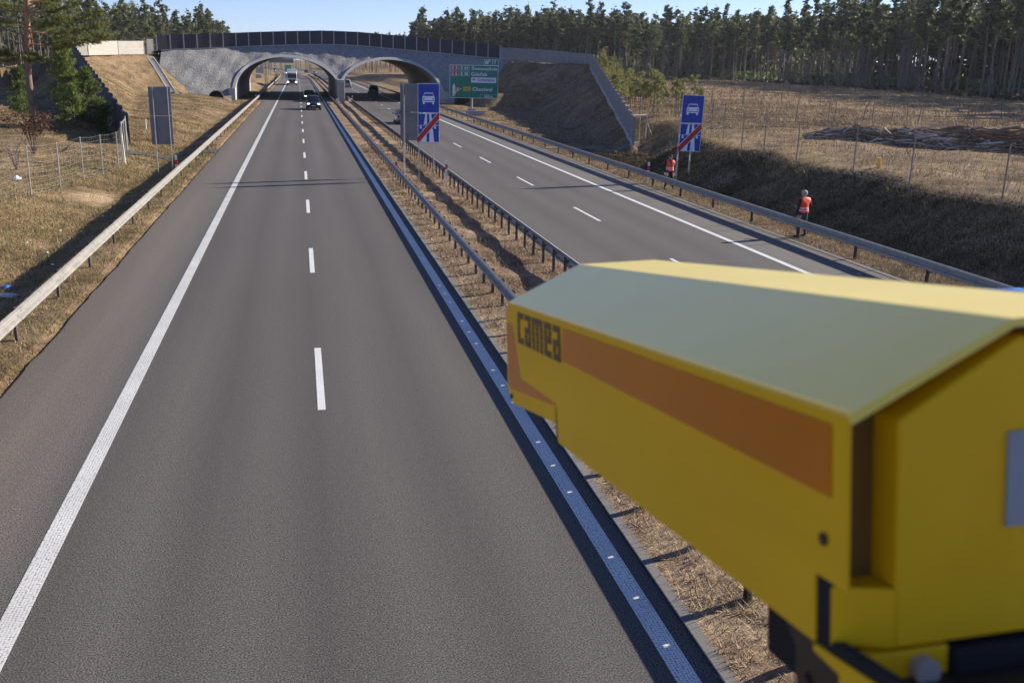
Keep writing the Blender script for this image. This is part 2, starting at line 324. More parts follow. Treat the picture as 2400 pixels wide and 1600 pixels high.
def height(X, Y, bumps=True):
    X = np.asarray(X, float); Y = np.asarray(Y, float)
    Xs = X - sh(Y)
    zl = np.interp(Xs, [-3000, -300, -80, -30, -16, -11.5, -8.7, -7.3, -6, 0], [30, 4.5, 2.2, 1.3, 0.85, 0.42, -0.30, -0.03, 0, 0])
    s = sst(Y, 55, 70)*4.6
    far = sst(Y, 185, 230)
    Xr = Xs - s
    zr = np.interp(Xr, [18.6, 20.2, 23.2, 24.0, 26, 60, 150, 230, 420, 3000], [0, 0.03, 1.72, 1.98, 2.08, 2.25, 2.5, 2.9, 8, 30])
    zr = zr + np.clip((Y-150)*0.004, 0, 3)*sst(Xr, 24, 80)
    zr = zr*(1-0.45*far*(1-sst(Xr, 30, 90)))
    n = np.where(Xs < 5, zl, zr)
    e = np.full_like(n, -50.0)
    # western approach
    dY = np.clip(Y, 69, 150); t = (dY-69)/81; xb = LB0[0]+t*(LB1[0]-LB0[0]); zb = LB0[2]+t*(LB1[2]-LB0[2])
    inside = zb-0.60*(X-xb); outside = zb-(xb-X)*0.6
    e2 = np.where(X > xb, inside, outside); e2 = np.where((Y > 66) & (Y < 150) & (X < -9), e2 - np.clip(69-Y, 0, 9)*0.3, -50)
    d, tt = seg_d(X, Y, LW, LB1); e1 = np.where((X < -9.5) & (Y < 167) & (Y > 100), 6.45-0.5*tt-0.62*d, -50)
    beh = Y > 163+np.minimum(0, (X-LW[0]))*1.4
    e3 = np.where(beh & (X < -20.5) & (Y < 260), 6.3-np.maximum(0, -31-X)*0.3-np.maximum(0, Y-211)*0.5, -50)
    e = np.maximum(np.maximum(e, e1), np.maximum(e2, e3))
    # eastern approach
    dY = np.clip(Y, 71, 147); t = (dY-71)/76; xb = RB0[0]+t*(RB1[0]-RB0[0]); zb = RB0[2]+t*(RB1[2]-RB0[2])
    inside = zb-0.66*(xb-X); outside = zb-(X-xb)*0.6
    e2 = np.where(X < xb, inside, outside); e2 = np.where((Y > 68) & (Y < 147) & (X > 20), e2 - np.clip(71-Y, 0, 9)*0.3, -50)
    d, tt = seg_d(X, Y, RW, RB1); e1 = np.where((X > 20) & (Y < 168) & (Y > 100), 6.95-1.0*tt-0.64*d, -50)
    beh = Y > 165-np.maximum(0, X-RW[0])*1.9
    e3 = np.where(beh & (X > 33.6) & (Y < 260), 6.5-np.maximum(0, X-43)*0.4-np.maximum(0, Y-211)*0.5, -50)
    e = np.maximum(np.maximum(e, e1), np.maximum(e2, e3))
    emb = (X > 20) & (X < np.interp(Y, [70, 147], [24.3, 43])) & (Y > 70) & (Y < 147)
    z = np.where(emb, np.maximum(e, 0.0), np.maximum(n, e))
    if bumps:
        off = sst(np.abs(Xs-5.9), 12.6, 15.5)
        z = z + off*(0.05*np.sin(X*1.3+Y*0.7)+0.06*np.sin(X*0.45-Y*0.61+1)+0.035*np.sin(X*2.9+1.1*Y)*np.sin(Y*2.3))
    z = np.where((X > -10.3) & (X < 22.8) & (Y > 153) & (Y < 214), -0.05, z)
    road = (Xs > -5.95) & (Xs < 17.75)
    z = np.where(road, -0.05, z)
    return z
def H(x, y): return float(height(np.array([x]), np.array([y]))[0])
xs = np.unique(np.round(np.concatenate([np.arange(-46, -16, 0.6), np.arange(-16, -5, 0.25), np.arange(-5, 18, 1.0), np.arange(17, 30, 0.3), np.arange(30, 60, 0.7), np.arange(60, 160, 3), np.arange(-160, -46, 4), -np.geomspace(160, 4000, 22), np.geomspace(160, 4000, 22), [-5.96, -5.9, 17.7, 17.8]]), 2))
ys = np.unique(np.round(np.concatenate([np.arange(-30, 20, 2), np.arange(20, 80, 0.6), np.arange(80, 170, 0.9), np.arange(170, 270, 2.5), np.arange(270, 800, 12), np.geomspace(800, 5500, 18), [-400, -120]]), 2))
gx, gy = np.meshgrid(xs, ys)
gz = height(gx, gy)
v = np.stack([gx, gy, gz], -1).reshape(-1, 3); nx = len(xs); ny = len(ys)
ii, jj = np.meshgrid(np.arange(ny-1), np.arange(nx-1), indexing='ij'); q0 = (ii*nx+jj).ravel()
o = link('ground', np_mesh('ground', v, np.stack([q0, q0+1, q0+nx+1, q0+nx], -1), M['terrain'], True)); tag(o, kind='structure')

YS = [-25, 0, 40, 80, 120, 160, 200, 240, 280, 300]+list(range(320, 1200, 20))
def strip(name, x0, x1, z, mat, y0=-25, y1=1150, kind='structure', wob=0):
    ysl = [y0]+[y for y in YS if y0 < y < y1]+[y1]
    if wob: ysl = list(np.arange(y0, 80, 0.7))+[y for y in YS if 80 <= y < y1]+[y1]
    b = MB(); rows = []
    for y in ysl:
        d = shf(y); w0 = RNG.normal(0, wob) if wob and y < 80 else 0; w1 = RNG.normal(0, wob) if wob and y < 80 else 0
        rows.append([(x0+d+w0, y, z), (x1+d+w1, y, z)])
    b.grid(rows); o = b.build(name, mat); tag(o, kind=kind); return o
strip('oncoming_road', -5.70, 3.90, 0.0, M['asph_l'], wob=0.02)
strip('outbound_road', 7.72, 17.62, 0.0, M['asph_r'], wob=0.015)
# median turf, gently uneven
rows = []
for y in list(np.arange(-25, 90, 0.5))+list(np.arange(90, 1150, 10)):
    d = shf(y)
    rows.append([(x+d, y, 0.012+(0.05*(1+math.sin(x*3+y*1.7))*math.sin(math.pi*(x-3.88)/3.9) if y < 200 else 0.03)) for x in np.linspace(3.92, 7.76, 9)])
b = MB(); b.grid(rows); tag(b.build('median_strip', M['median'], smooth=True), kind='structure')
strip('concrete_edging', 3.84, 3.99, 0.020, M['kerb'], y1=600)
strip('concrete_edging', 17.50, 17.72, 0.016, M['kerb'], y1=600)
for nm, x, w, mt in (('edge_line', -3.5, 0.27, 'rib_paint'), ('edge_line', 3.5, 0.25, 'rib_paint'), ('edge_line', 8.16, 0.2, 'paint'), ('edge_line', 15.16, 0.22, 'paint')):
    strip(nm, x-w/2, x+w/2, 0.006, M[mt])
def dashes(x, y0, n):
    b = MB()
    for i in range(n):
        y = y0+12*i; d = shf(y+2); b.quad((x-0.07+d, y, 0.006), (x+0.07+d, y, 0.006), (x+0.07+d, y+4, 0.006), (x-0.07+d, y+4, 0.006))
    tag(b.build('lane_dashes', M['paint']), kind='structure')
dashes(0.0, 16.79, 58); dashes(11.66, 37.95-36, 60)
b = MB()
for y in (35.2, 39.4, 44.1, 50.8, 58.9, 68.2, 78): b.quad((15.3, y, 0.005), (15.3, y+0.035, 0.005), (17.5, y+0.40, 0.005), (17.5, y+0.365, 0.005))
tag(b.build('shoulder_joints', M['sign_black']), kind='structure')
b = MB(); b.quad((-3.3, 57.0, .004), (3.3, 57.5, .004), (3.3, 57.53, .004), (-3.3, 57.03, .004)); b.quad((8.3, 29.0, .004), (15, 29.5, .004), (15, 29.54, .004), (8.3, 29.04, .004))
tag(b.build('paving_joint', M['kerb']), kind='structure')
# paved path to the gates
for pts in ([(-5.75, 69.6), (-7.4, 68.6), (-9.0, 67.0), (-11.0, 64.5)], [(17.7, 74.2), (19.6, 73.6), (22.5, 72.8), (25.6, 72.6)]):
    b = MB(); rows = []
    fine = [(Vector((*pts[i], 0)).lerp(Vector((*pts[i+1], 0)), t)) for i in range(3) for t in (0, .25, .5, .75)]+[Vector((*pts[3], 0))]
    for p in fine: rows.append([(p.x, p.y-1.2, H(p.x, p.y-1.2)+0.05), (p.x, p.y, H(p.x, p.y)+0.07), (p.x, p.y+1.2, H(p.x, p.y+1.2)+0.05)])
    b.grid(rows); tag(b.build('access_path', M['asph_r']), kind='structure')

# ------------------------------------------------------------------ grass
def blades(name, mat, n, xr, yr, ln, wd, tilt, zf=None, dens=None, clump=0.0):
    X = RNG.uniform(*xr, n); Y = yr[0]+(yr[1]-yr[0])*RNG.uniform(0, 1, n)**1.5
    if clump:
        cx = RNG.integers(0, max(1, n//14), n); crx = RNG.uniform(*xr, n//14+1); cry = yr[0]+(yr[1]-yr[0])*RNG.uniform(0, 1, n//14+1)**1.5
        sel = RNG.uniform(0, 1, n) < 0.7
        X = np.where(sel, crx[cx]+RNG.normal(0, clump, n), X); Y = np.where(sel, cry[cx]+RNG.normal(0, clump, n), Y)
    if dens is not None:
        k = dens(X, Y); X, Y = X[k], Y[k]
    n = len(X); Z = (height(X, Y) if zf is None else zf(X, Y))-0.015
    L = RNG.uniform(*ln, n); a = RNG.uniform(0, 2*math.pi, n); t = np.abs(RNG.normal(tilt, 0.35, n)).clip(0, 1.5)
    w = RNG.uniform(*wd, n)*(0.7+Y/60.0); b2 = a+math.pi/2+RNG.normal(0, 0.5, n)
    base = np.stack([X, Y, Z], -1); wx = np.stack([np.cos(b2)*w/2, np.sin(b2)*w/2, 0*w], -1)
    tip = base+np.stack([np.sin(t)*np.cos(a)*L, np.sin(t)*np.sin(a)*L, np.cos(t)*L+0.03], -1)
    v = np.stack([base-wx, base+wx, tip], 1).reshape(-1, 3)
    o = link(name, np_mesh(name, v, np.arange(3*n).reshape(-1, 3), mat)); tag(o, kind='stuff'); return o
zm = lambda X, Y: np.full_like(X, 0.03)
nosand = lambda X, Y: (np.hypot(X+9.3, (Y-46.8)*.5) > 1.35) | (RNG.uniform(0, 1, len(X)) < 0.06)
blades('verge_grass', M['blade_verge'], 70000, (-13.0, -5.72), (11, 75), (0.06, 0.20), (0.008, 0.02), 0.75, clump=0.12, dens=lambda X, Y: ((X < -5.85) | (RNG.uniform(0, 1, len(X)) < 0.4)) & nosand(X, Y))
blades('ditch_bank_grass', M['blade_verge'], 45000, (-26, -8.5), (28, 100), (0.08, 0.24), (0.008, 0.018), 0.8, clump=0.3, dens=nosand)
blades('median_straw', M['blade_straw'], 85000, (4.08, 7.7), (4, 75), (0.06, 0.22), (0.008, 0.02), 1.05, zf=zm, clump=0.1)
blades('roadside_straw', M['blade_straw'], 30000, (17.72, 19.4), (24, 110), (0.05, 0.20), (0.01, 0.02), 0.95, clump=0.1)
blades('bank_grass', M['blade_bank'], 90000, (19.3, 23.6), (20, 70), (0.07, 0.20), (0.012, 0.026), 1.0, clump=0.15)
blades('field_grass', M['blade_field'], 80000, (21.9, 60), (22, 130), (0.12, 0.34), (0.012, 0.026), 0.85, clump=0.4)
blades('field_grass', M['blade_field'], 70000, (38, 140), (70, 300), (0.2, 0.55), (0.02, 0.035), 0.8, clump=0.8)
blades('slope_grass', M['blade_slope'], 60000, (-34, -8.5), (70, 162), (0.08, 0.24), (0.008, 0.016), 0.9, clump=0.4)
blades('slope_grass', M['blade_bank'], 34000, (18.5, 44), (66, 160), (0.10, 0.28), (0.008, 0.016), 0.9, clump=0.4)

# ------------------------------------------------------------------ guard rails
def guard_rail(label, xb, face, post_x, y0, y1, post0, step, holes=None, xoff=None):
    """W-beam; xb = back plane of the beam, face = +1/-1 side it bulges to"""
    xo = xoff or shf
    r = empty('guard_rail', (post_x, y0, 0)); tag(r, label, 'guard rail', 'steel guard rails along the carriageways')
    prof = [(0.012, .435), (.080, .468), (.085, .50), (.080, .532), (0.008, .565), (0.008, .580), (0.008, .614), (0.008, .632), (.080, .665), (.085, .70), (.080, .732), (0.012, .755)]
    ysl = [y0]+[y for y in YS if y0 < y < y1]+[y1]
    b = MB()
    hy = []
    if holes:
        hy = [y for y in holes if y0 < y < y1]
    brk = sorted(set(ysl+[y-0.022 for y in hy]+[y+0.022 for y in hy]))
    k = len(prof)
    for yi in range(len(brk)-1):
        ya, yb = brk[yi], brk[yi+1]; hole = any(abs((ya+yb)/2-h) < 0.02 for h in hy)
        for i in range(k-1):
            if hole and i == 5: continue
            P = [(xo(y)+xb+face*prof[j][0]-post_x, y-y0, prof[j][1]) for y, j in ((ya, i), (yb, i), (yb, i+1), (ya, i+1))]
            b.quad(*P)
    # lap joints of the 4 m sheets
    y = post0
    while y < min(y1, 120):
        if y > y0 and (y-post0) % 4 < 0.01:
            for i in range(k-1):
                b.quad(*[(xo(yy)+xb+face*(prof[j][0]+0.007)-post_x, yy-y0, prof[j][1]) for yy, j in ((y-.16, i), (y+.16, i), (y+.16, i+1), (y-.16, i+1))])
        y += step
    b.build('beam', M['galv'], r)
    pm = MB(); c = 0.05
    pm.box((0, 0, 0.36), (0.008, 0.10, 0.74)); pm.box((-.028, -.05, .36), (.056, .008, .74)); pm.box((-.028, .05, .36), (.056, .008, .74))
    pm.box(((xb-post_x)*0.5, 0, .60), (abs(xb-post_x)+.01, .07, .07))
    first = None; rest = MB(); y = post0; n = 0
    while y-step > y0: y -= step
    while y < y1:
        if n < 100:
            if first is None: first = pm.build('post', M['post_steel'], r); o = first
            else: o = first.copy(); COL.objects.link(o); o.parent = r
            o.location = (xo(y), y-y0, 0)
        else: rest.box((xo(y), y-y0, 0.36), (.06, .1, .74))
        n += 1; y += step
    if rest.v: tag(rest.build('posts_beyond', M['post_steel'], r), kind='stuff')
    return r
hl = [24.05+i*1.0 for i in range(-22, 40) if (i % 4) != 0]
hr = [37.37+i*1.0 for i in range(-24, 40) if (i % 4) != 0]
guard_rail('pale sunlit guard rail along the shoulder beside the grassy ditch', -6.34, 1, -6.42, 3.0, 420, 22.30, 4.0)
guard_rail('dark guard rail on the median nearest the oncoming lanes, its shadow on the white line', 4.72, -1, 4.80, 3.0, 430, 24.06, 1.333, holes=hl)
guard_rail('guard rail on the median seen from its back with close dark posts', 7.26, 1, 7.20, 3.0, 430, 24.10, 1.333)
guard_rail('blue-grey guard rail on the far verge with two people behind it', 18.02, -1, 18.08, 20, 420, 37.37, 4.0, holes=hr)
def terminal(x, y, label):
    b = MB(); f = 1
    pr = [(0, .40), (.07, .46), (.02, .58), (.07, .70), (0, .80)]
    pts = [(x, y+4.2), (x, y+1.4), (x+0.28, y)]
    for i in range(2):
        for j in range(4):
            b.quad((pts[i][0]+pr[j][0], pts[i][1], pr[j][1]), (pts[i+1][0]+pr[j][0], pts[i+1][1], pr[j][1]), (pts[i+1][0]+pr[j+1][0], pts[i+1][1], pr[j+1][1]), (pts[i][0]+pr[j+1][0], pts[i][1], pr[j+1][1]))
    b.box((pts[2][0]+.03, pts[2][1], .45), (.10, .06, .9)); b.box((x+.03, y+2.8, .4), (.08, .08, .8))
    o = b.build('rail_terminal', M['white_plastic']); tag(o, label, 'rail end', 'rail ends at the tunnel pier')
terminal(5.05, 146.5, 'bright bent rail end in front of the tunnel pier, oncoming side')
terminal(6.95, 147.5, 'bright bent rail end in front of the tunnel pier, outbound side')

# ------------------------------------------------------------------ delineator posts
def delineator(x, y, label, z0=0.0, hgt=1.08, two=False):
    r = empty('delineator_post', (x, y, z0)); tag(r, label, 'marker post', 'white reflector posts')
    b = MB(); w, t = .06, .045
    b.prism([(-w, -t), (w, -t), (w*.5, t), (-w*.5, t)], (0, 0, 0), (1, 0, 0), (0, 1, 0), (0, 0, 1), hgt)
    b.build('post', M['white_plastic'], r)
    b = MB(); b.box((0, -t-.004, hgt-.32), (2*w+.004, .006, .24)); b.box((w+.003, -.01, hgt-.32), (.006, .07, .24)); b.build('reflector', M['red_film'], r)
    return r
delineator(-6.62, 54.0, 'white post with red reflector behind the pale rail by the grey sign back')
delineator(4.80, 53.4, 'white and red post standing in the median left of the grey sign back')
delineator(7.12, 50.5, 'white and red post at the back of the close-posted median rail', hgt=1.24)
delineator(18.28, 50.8, 'white and red post behind the far rail, next to the standing man', hgt=1.16)
delineator(-6.60, 156, 'small white post at the mouth of the oncoming tunnel', hgt=0.95)
delineator(7.45, 150, 'small white post at the mouth of the outbound tunnel', hgt=1.2)

# ------------------------------------------------------------------ ecoduct
YP = 157.0; SL = 1.35; YE = 208.0
def wing(x):
    return max(0.0, (-8-x)/14.0)*3.3 if x < 0 else max(0.0, (x-21)/12.0)*2.0
def yface(x, z): return YP+SL*z-wing(x)
TOPX = [-22.0, -20.5, -18.1, -14.4, -7.0, -1.6, 3.9, 9.5, 11.3, 16.9, 22.6, 28.4, 33.0]
TOPZ_ = [6.55, 6.95, 7.22, 7.45, 8.0, 8.32, 8.58, 8.52, 8.4, 8.05, 7.68, 7.25, 7.0]
TOPX = [-.2+(x+.2)*1.04 for x in TOPX]; TOPZ = [6.03+(z-6.03)*1.04 for z in TOPZ_]
def ztop(x): return float(np.interp(x, TOPX, TOPZ))
def arch(t, left=True, off=0.0):
    """t 0..1 from abutment springing over the crown to the pier; returns (x,z)"""
    cx = -2.05 if left else 14.35; s = 1 if left else -1
    zs, top = 1.75, 6.48
    if t < 0.5:
        a = math.pi*(1-t); return (cx+s*(7.65+off)*math.cos(a), zs+(top-zs+off)*math.sin(a))
    a0 = math.asin((3.3-zs)/(top-zs+off)); a = math.pi/2-(t-0.5)*2*(math.pi/2-a0)
    return (cx+s*(7.95+off)*math.cos(a), zs+(top-zs+off)*math.sin(a))
eco = empty('wildlife_overpass', (6, YP, 0)); tag(eco, 'concrete wildlife overpass with two arched tunnels and a grey gravel face', 'overpass')
def P(b, name, mat, **k):
    o = b.build(name, mat, eco, **k); o.matrix_parent_inverse = Matrix.Translation((-6, -YP, 0)); return o
NT_ = 36
for left in (True, False):
    inner = [arch(i/NT_, left) for i in range(NT_+1)]; outer = [arch(i/NT_, left, 0.42) for i in range(NT_+1)]
    b = MB(); PR = 0.55
    for i in range(NT_):
        a0, a1, o0, o1 = inner[i], inner[i+1], outer[i], outer[i+1]
        yf = lambda p: yface(np.clip(p[0], -9, 21), p[1])-PR
        b.quad((a0[0], yf(a0), a0[1]), (a1[0], yf(a1), a1[1]), (o1[0], yf(o1), o1[1]), (o0[0], yf(o0), o0[1]))
        b.quad((o0[0], yf(o0), o0[1]), (o1[0], yf(o1), o1[1]), (o1[0], yf(o1)+PR+.5, o1[1]), (o0[0], yf(o0)+PR+.5, o0[1]))
    P(b, 'arch_ring', M['concrete'])
    b = MB(); rows = []
    for i in range(NT_+1):
        p = inner[i]; y0 = yface(np.clip(p[0], -9, 21), p[1])-PR
        rows.append([(p[0], y0+(YE-y0)*k/8, p[1]) for k in range(9)])
    b.grid(rows); P(b, 'tunnel_lining', M['lining'], smooth=True)
    s = 1 if left else -1; xa = inner[0][0]
    b = MB(); w = 0.95
    b.box((xa-s*w/2, (YP+.6+YE)/2, 0.86), (w, YE-YP-.6, 1.78)); P(b, 'abutment', M['concrete'])
    # flat far ring
    b = MB()
    for i in range(NT_): b.quad(*[(q[0], YE+.01, q[1]) for q in (inner[i], outer[i], outer[i+1], inner[i+1])])
    b.box((xa-s*.6, YE+.3, .9), (1.2, .6, 1.8)); P(b, 'arch_ring', M['concrete'])
b = MB(); b.box((6.15, (YP+YE)/2-.3, 1.63), (1.02, YE-YP+.6, 3.3)); b.box((5.72, YP-0.9, 1.45), (.14, .5, 2.9)); b.box((6.58, YP-0.9, 1.45), (.14, .5, 2.9))
b.box((6.15, YP+0.6, 3.05), (1.12, 3.4, .55)); P(b, 'pier', M['concrete'], bevel=0.05)
# gravel face: columns from lower outline to wall base
def lower(x):
    if -10.15 < x < 5.45:
        pts = [arch(i/120, True, 0.42) for i in range(121)]; return max(0, float(np.interp(x, [p[0] for p in pts], [p[1] for p in pts])))
    if 6.85 < x < 22.45:
        pts = [arch(i/120, False, 0.42) for i in range(121)][::-1]; return max(0, float(np.interp(x, [p[0] for p in pts], [p[1] for p in pts])))
    if 5.4 < x < 6.9: return 3.2
    z = 0.0
    for _ in range(30): z = 0.5*z+0.5*max(0.0, H(x, yface(x, z))-0.10)
    return min(z, ztop(x)-.05)
b = MB(); rows = []; colx = list(np.arange(-20.7, 34.3, 0.35))
for x in colx:
    z0, z1 = lower(x)-(0.02), ztop(x); col = []
    for k in range(17):
        z = z0+(z1-z0)*k/16
        nz = 0.10*math.sin(x*1.1+z*1.7)+0.07*math.sin(x*2.7-z*2.1+2)+RNG.normal(0, 0.03)
        if k in (0, 16): nz = 0
        dip = 0.55*math.exp(-((x+1)/6.5)**2)*max(0, (z-7.0))*1.0 if z > 7 else 0
        col.append((x, yface(x, z)+nz-dip*0.0, z))
    rows.append(col)
b.grid(rows); P(b, 'gravel_face', M['gravel'], smooth=True)
b = MB(); rows = []
for x in np.linspace(-23, 34.5, 40): rows.append([(x, YP+SL*ztop(x)-wing(x)-0.02, ztop(x)-.01), (x, 186, ztop(x)+.15), (x, YE+.3, ztop(x)-.01)])
b.grid(rows); P(b, 'soil_deck', M['terrain'])
b = MB()
for i in range(len(colx)-1):
    x0, x1 = colx[i], colx[i+1]; b.quad((x0, YE, max(0, lower(x0))), (x1, YE, max(0, lower(x1))), (x1, YE, ztop(x1)), (x0, YE, ztop(x0)))
P(b, 'end_wall', M['gravel'])
b = MB()
for i in range(len(colx)-1):
    x = (colx[i]+colx[i+1])/2; b.box((x, yface(x, ztop(x))-.10, ztop(x)-.02), (.36, .24, .10))
P(b, 'coping', M['plinth'])
# drainage culverts let into the gravel
def culvert(x, y, r, z, label, L=2.2):
    o = empty('culvert_pipe', (x, y, z)); tag(o, label, 'culvert', 'dark drain culverts beside the tunnels')
    b = MB(); n = 20; rows = []
    for rr, yy in ((r, L), (r, 0), (r+.09, 0), (r+.09, L)):
        rows.append([(rr*math.cos(2*math.pi*i/n), yy+(0.5*(rr*math.sin(2*math.pi*i/n)) if yy == 0 else 0), rr*math.sin(2*math.pi*i/n)) for i in range(n+1)])
    b.grid(rows); b.build('pipe', M['black'], o, smooth=False)
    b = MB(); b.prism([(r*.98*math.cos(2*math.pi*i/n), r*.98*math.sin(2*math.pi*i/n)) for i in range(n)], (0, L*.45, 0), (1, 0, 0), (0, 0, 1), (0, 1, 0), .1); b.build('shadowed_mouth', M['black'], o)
    b = MB(); b.box((0, .2, -r*.75), (2*r+1.6, 1.1, .25)); b.build('apron', M['gravel'], o)
culvert(-12.3, 154.3, 0.95, 0.42, 'black drain culvert at the foot of the sunlit gravel beside the oncoming tunnel')
culvert(24.6, 152.6, 1.05, 0.35, 'black drain culvert at the shaded foot of the face beside the outbound tunnel')
b = MB(); b.prism([(-1.3, .35), (1.3, .35), (.9, -.4), (-.9, -.4)], (21.3, 123, .15), (1, 0, 0), (0, 0, 1), (0, 1, 0), .3)
tag(b.build('drain_headwall', M['concrete']), 'dark concrete ditch headwall below the green direction sign', 'headwall')

# ------------------------------------------------------------------ barriers
def barrier(label, nodes, hgt, mat, name='noise_barrier', cap=None, post='plinth', t=.14):
    """nodes: list of (x,y,z base)"""
    r = empty(name, nodes[0]); tag(r, label, 'noise barrier'); o0 = Vector(nodes[0])
    for i in range(len(nodes)-1):
        a, c = Vector(nodes[i])-o0, Vector(nodes[i+1])-o0; hh = hgt
        d = Vector((c.x-a.x, c.y-a.y, 0)); L = d.length; d.normalize(); n = Vector((d.y, -d.x, 0))
        b = MB(); g = d*.07
        za, zc = a.z, c.z
        vs = [a+g+n*t/2, c-g+n*t/2, c-g-n*t/2, a+g-n*t/2]
        top = [Vector((p.x, p.y, (za if k in (0, 3) else zc)+hh)) for k, p in enumerate(vs)]
        bot = [Vector((p.x, p.y, (za if k in (0, 3) else zc)+.02)) for k, p in enumerate(vs)]
        b.add(bot+top, [(3, 2, 1, 0), (4, 5, 6, 7), (0, 1, 5, 4), (1, 2, 6, 5), (2, 3, 7, 6), (3, 0, 4, 7)])
        b.build('panel', M[mat], r)
    pb = MB(); pb.box((0, 0, hgt/2+.02), (.14, .2, hgt+.08)); first = None
    for i, p in enumerate(nodes):
        if first is None: first = pb.build('post', M[post], r); q = first
        else: q = first.copy(); COL.objects.link(q); q.parent = r
        q.location = Vector(p)-o0
    return r
nodes = []
x = -21.3
while x < 34.0: nodes.append((x, yface(x, ztop(x))+.22, ztop(x)-.03)); x += 1.925
barrier('long dark slatted screen curving over the crown of the overpass', nodes, 2.16, 'barrier_dark')
n0 = nodes[0]; nl = nodes[-1]
LWp = [(-23.0, 161.9, 6.35), (-26.0, 157.6, 6.2), (-29.0, 151.6, 6.0), (-32.2, 148.6, 5.9)]
barrier('pale beige wall panels lit by the sun at the top of the stairs', [LWp[0], LWp[1], LWp[2], LWp[3]], 1.95, 'barrier_beige')
b = MB(); b.box((0, 0, 1.0), (.09, .09, 2.1)); 
gd = empty('wall_door', (-22.2, 162.9, 6.5)); tag(gd, 'grey service door in the wall at the head of the stairs', 'door')
b = MB(); b.box((0, 0, 1.0), (.95, .07, 1.95), rz=rad(40)); b.build('leaf', M['barrier_grey'], gd)
b = MB()
for s in (-1, 1): b.box((s*.42, s*.36, 1.02), (.10, .10, 2.1))
b.box((0, 0, 2.05), (1.15, .12, .08), rz=rad(40)); b.build('frame', M['plinth'], gd)
barrier('mid-grey screen between the dark wall and the barrier bend beyond the green sign', [(nl[0]+.1, nl[1], 6.95), (36.9, 161.9, 6.8), (39.4, 158.2, 6.55), (41.4, 154.2, 6.3), (43.0, 149.8, 6.08), (43.6, 147.2, 5.98)], 1.95, 'barrier_grey')
def stepped(label, A, B, n, hgt, mat, plinth, seed, pm='barrier_grey'):
    r = empty('stepped_barrier', A); tag(r, label, 'barrier', 'stepped barriers running down the overpass slopes'); A, B = Vector(A), Vector(B); o0 = A
    d = B-A; d2 = Vector((d.x, d.y, 0)); L = d2.length/n; d2.normalize(); ang = math.atan2(d2.y, d2.x)
    pb = MB(); pb.box((0, 0, hgt/2), (.15, .17, hgt+.25), rz=ang)
    ppb = MB(); ppb.box((0, 0, 0), (L-.16, .14, hgt), rz=ang); plb = MB(); plb.box((0, 0, 0), (L-.14, .17, .55), rz=ang)
    p0 = q0 = l0 = None
    for i in range(n):
        c = A.lerp(B, (i+.5)/n)-o0; zz = max(c.z, A.lerp(B, (i+1)/n).z-o0.z-.35)
        for key, src, loc, nm, mt in (('p', ppb, (c.x, c.y, zz+.3+hgt/2), 'panel', mat), ('l', plb, (c.x, c.y, zz+.03), 'plinth', plinth)):
            if i == 0:
                o = src.build(nm, M[mt], r)
                if key == 'p': p0 = o
                else: l0 = o
            else:
                o = (p0 if key == 'p' else l0).copy(); COL.objects.link(o); o.parent = r
            o.location = loc
        e = A.lerp(B, i/n)-o0
        if i == 0: q0 = pb.build('post', M[pm], r); q = q0
        else: q = q0.copy(); COL.objects.link(q); q.parent = r
        q.location = (e.x, e.y, e.z+.25)
    return r
stepped('near-black stepped barrier running down the slope behind the conifers', LB0, LB1, 21, 1.75, 'barrier_dark', 'barrier_dark', 1, 'barrier_dark')
stepped('grey stepped barrier with pale plinths running down the slope above the saplings', RB0, RB1, 24, 1.75, 'barrier_grey', 'plinth', 2)
# staircase on the lit slope
st = empty('slope_staircase', (-16.6, 150, .5)); tag(st, 'narrow concrete staircase climbing the sunlit grass slope to the wall door', 'stairs')
a, c = Vector((-17.2, 151.2, H(-17.2, 151.2)-.05)), Vector((-22.1, 161.2, 6.45)); dh = (c-a); o0 = Vector((-16.6, 150, .5)); n = 34; dd = Vector((dh.x, dh.y, 0)).normalized(); sd = Vector((dd.y, -dd.x, 0)); ang = math.atan2(sd.y, sd.x)
b = MB(); s1 = MB(); s2 = MB()
for i in range(n):
    p = a.lerp(c, (i+.5)/n); z = H(p.x, p.y)+.06; b.box(Vector((p.x, p.y, z))-o0, (.8, dh.length/n*.64, .20), rz=ang)
prev = None
for sgn, mb in ((-1, s1), (1, s2)):
    for i in range(n):
        p, q = a.lerp(c, i/n), a.lerp(c, (i+1)/n)
        p = Vector((p.x, p.y, H(p.x, p.y)+.10))+sd*sgn*.48-o0; q = Vector((q.x, q.y, H(q.x, q.y)+.10))+sd*sgn*.48-o0
        mb.beam(p, q, .12, .3)
b.build('steps', M['plinth'], st); s1.build('stringer', M['plinth'], st); s2.build('stringer', M['plinth'], st)

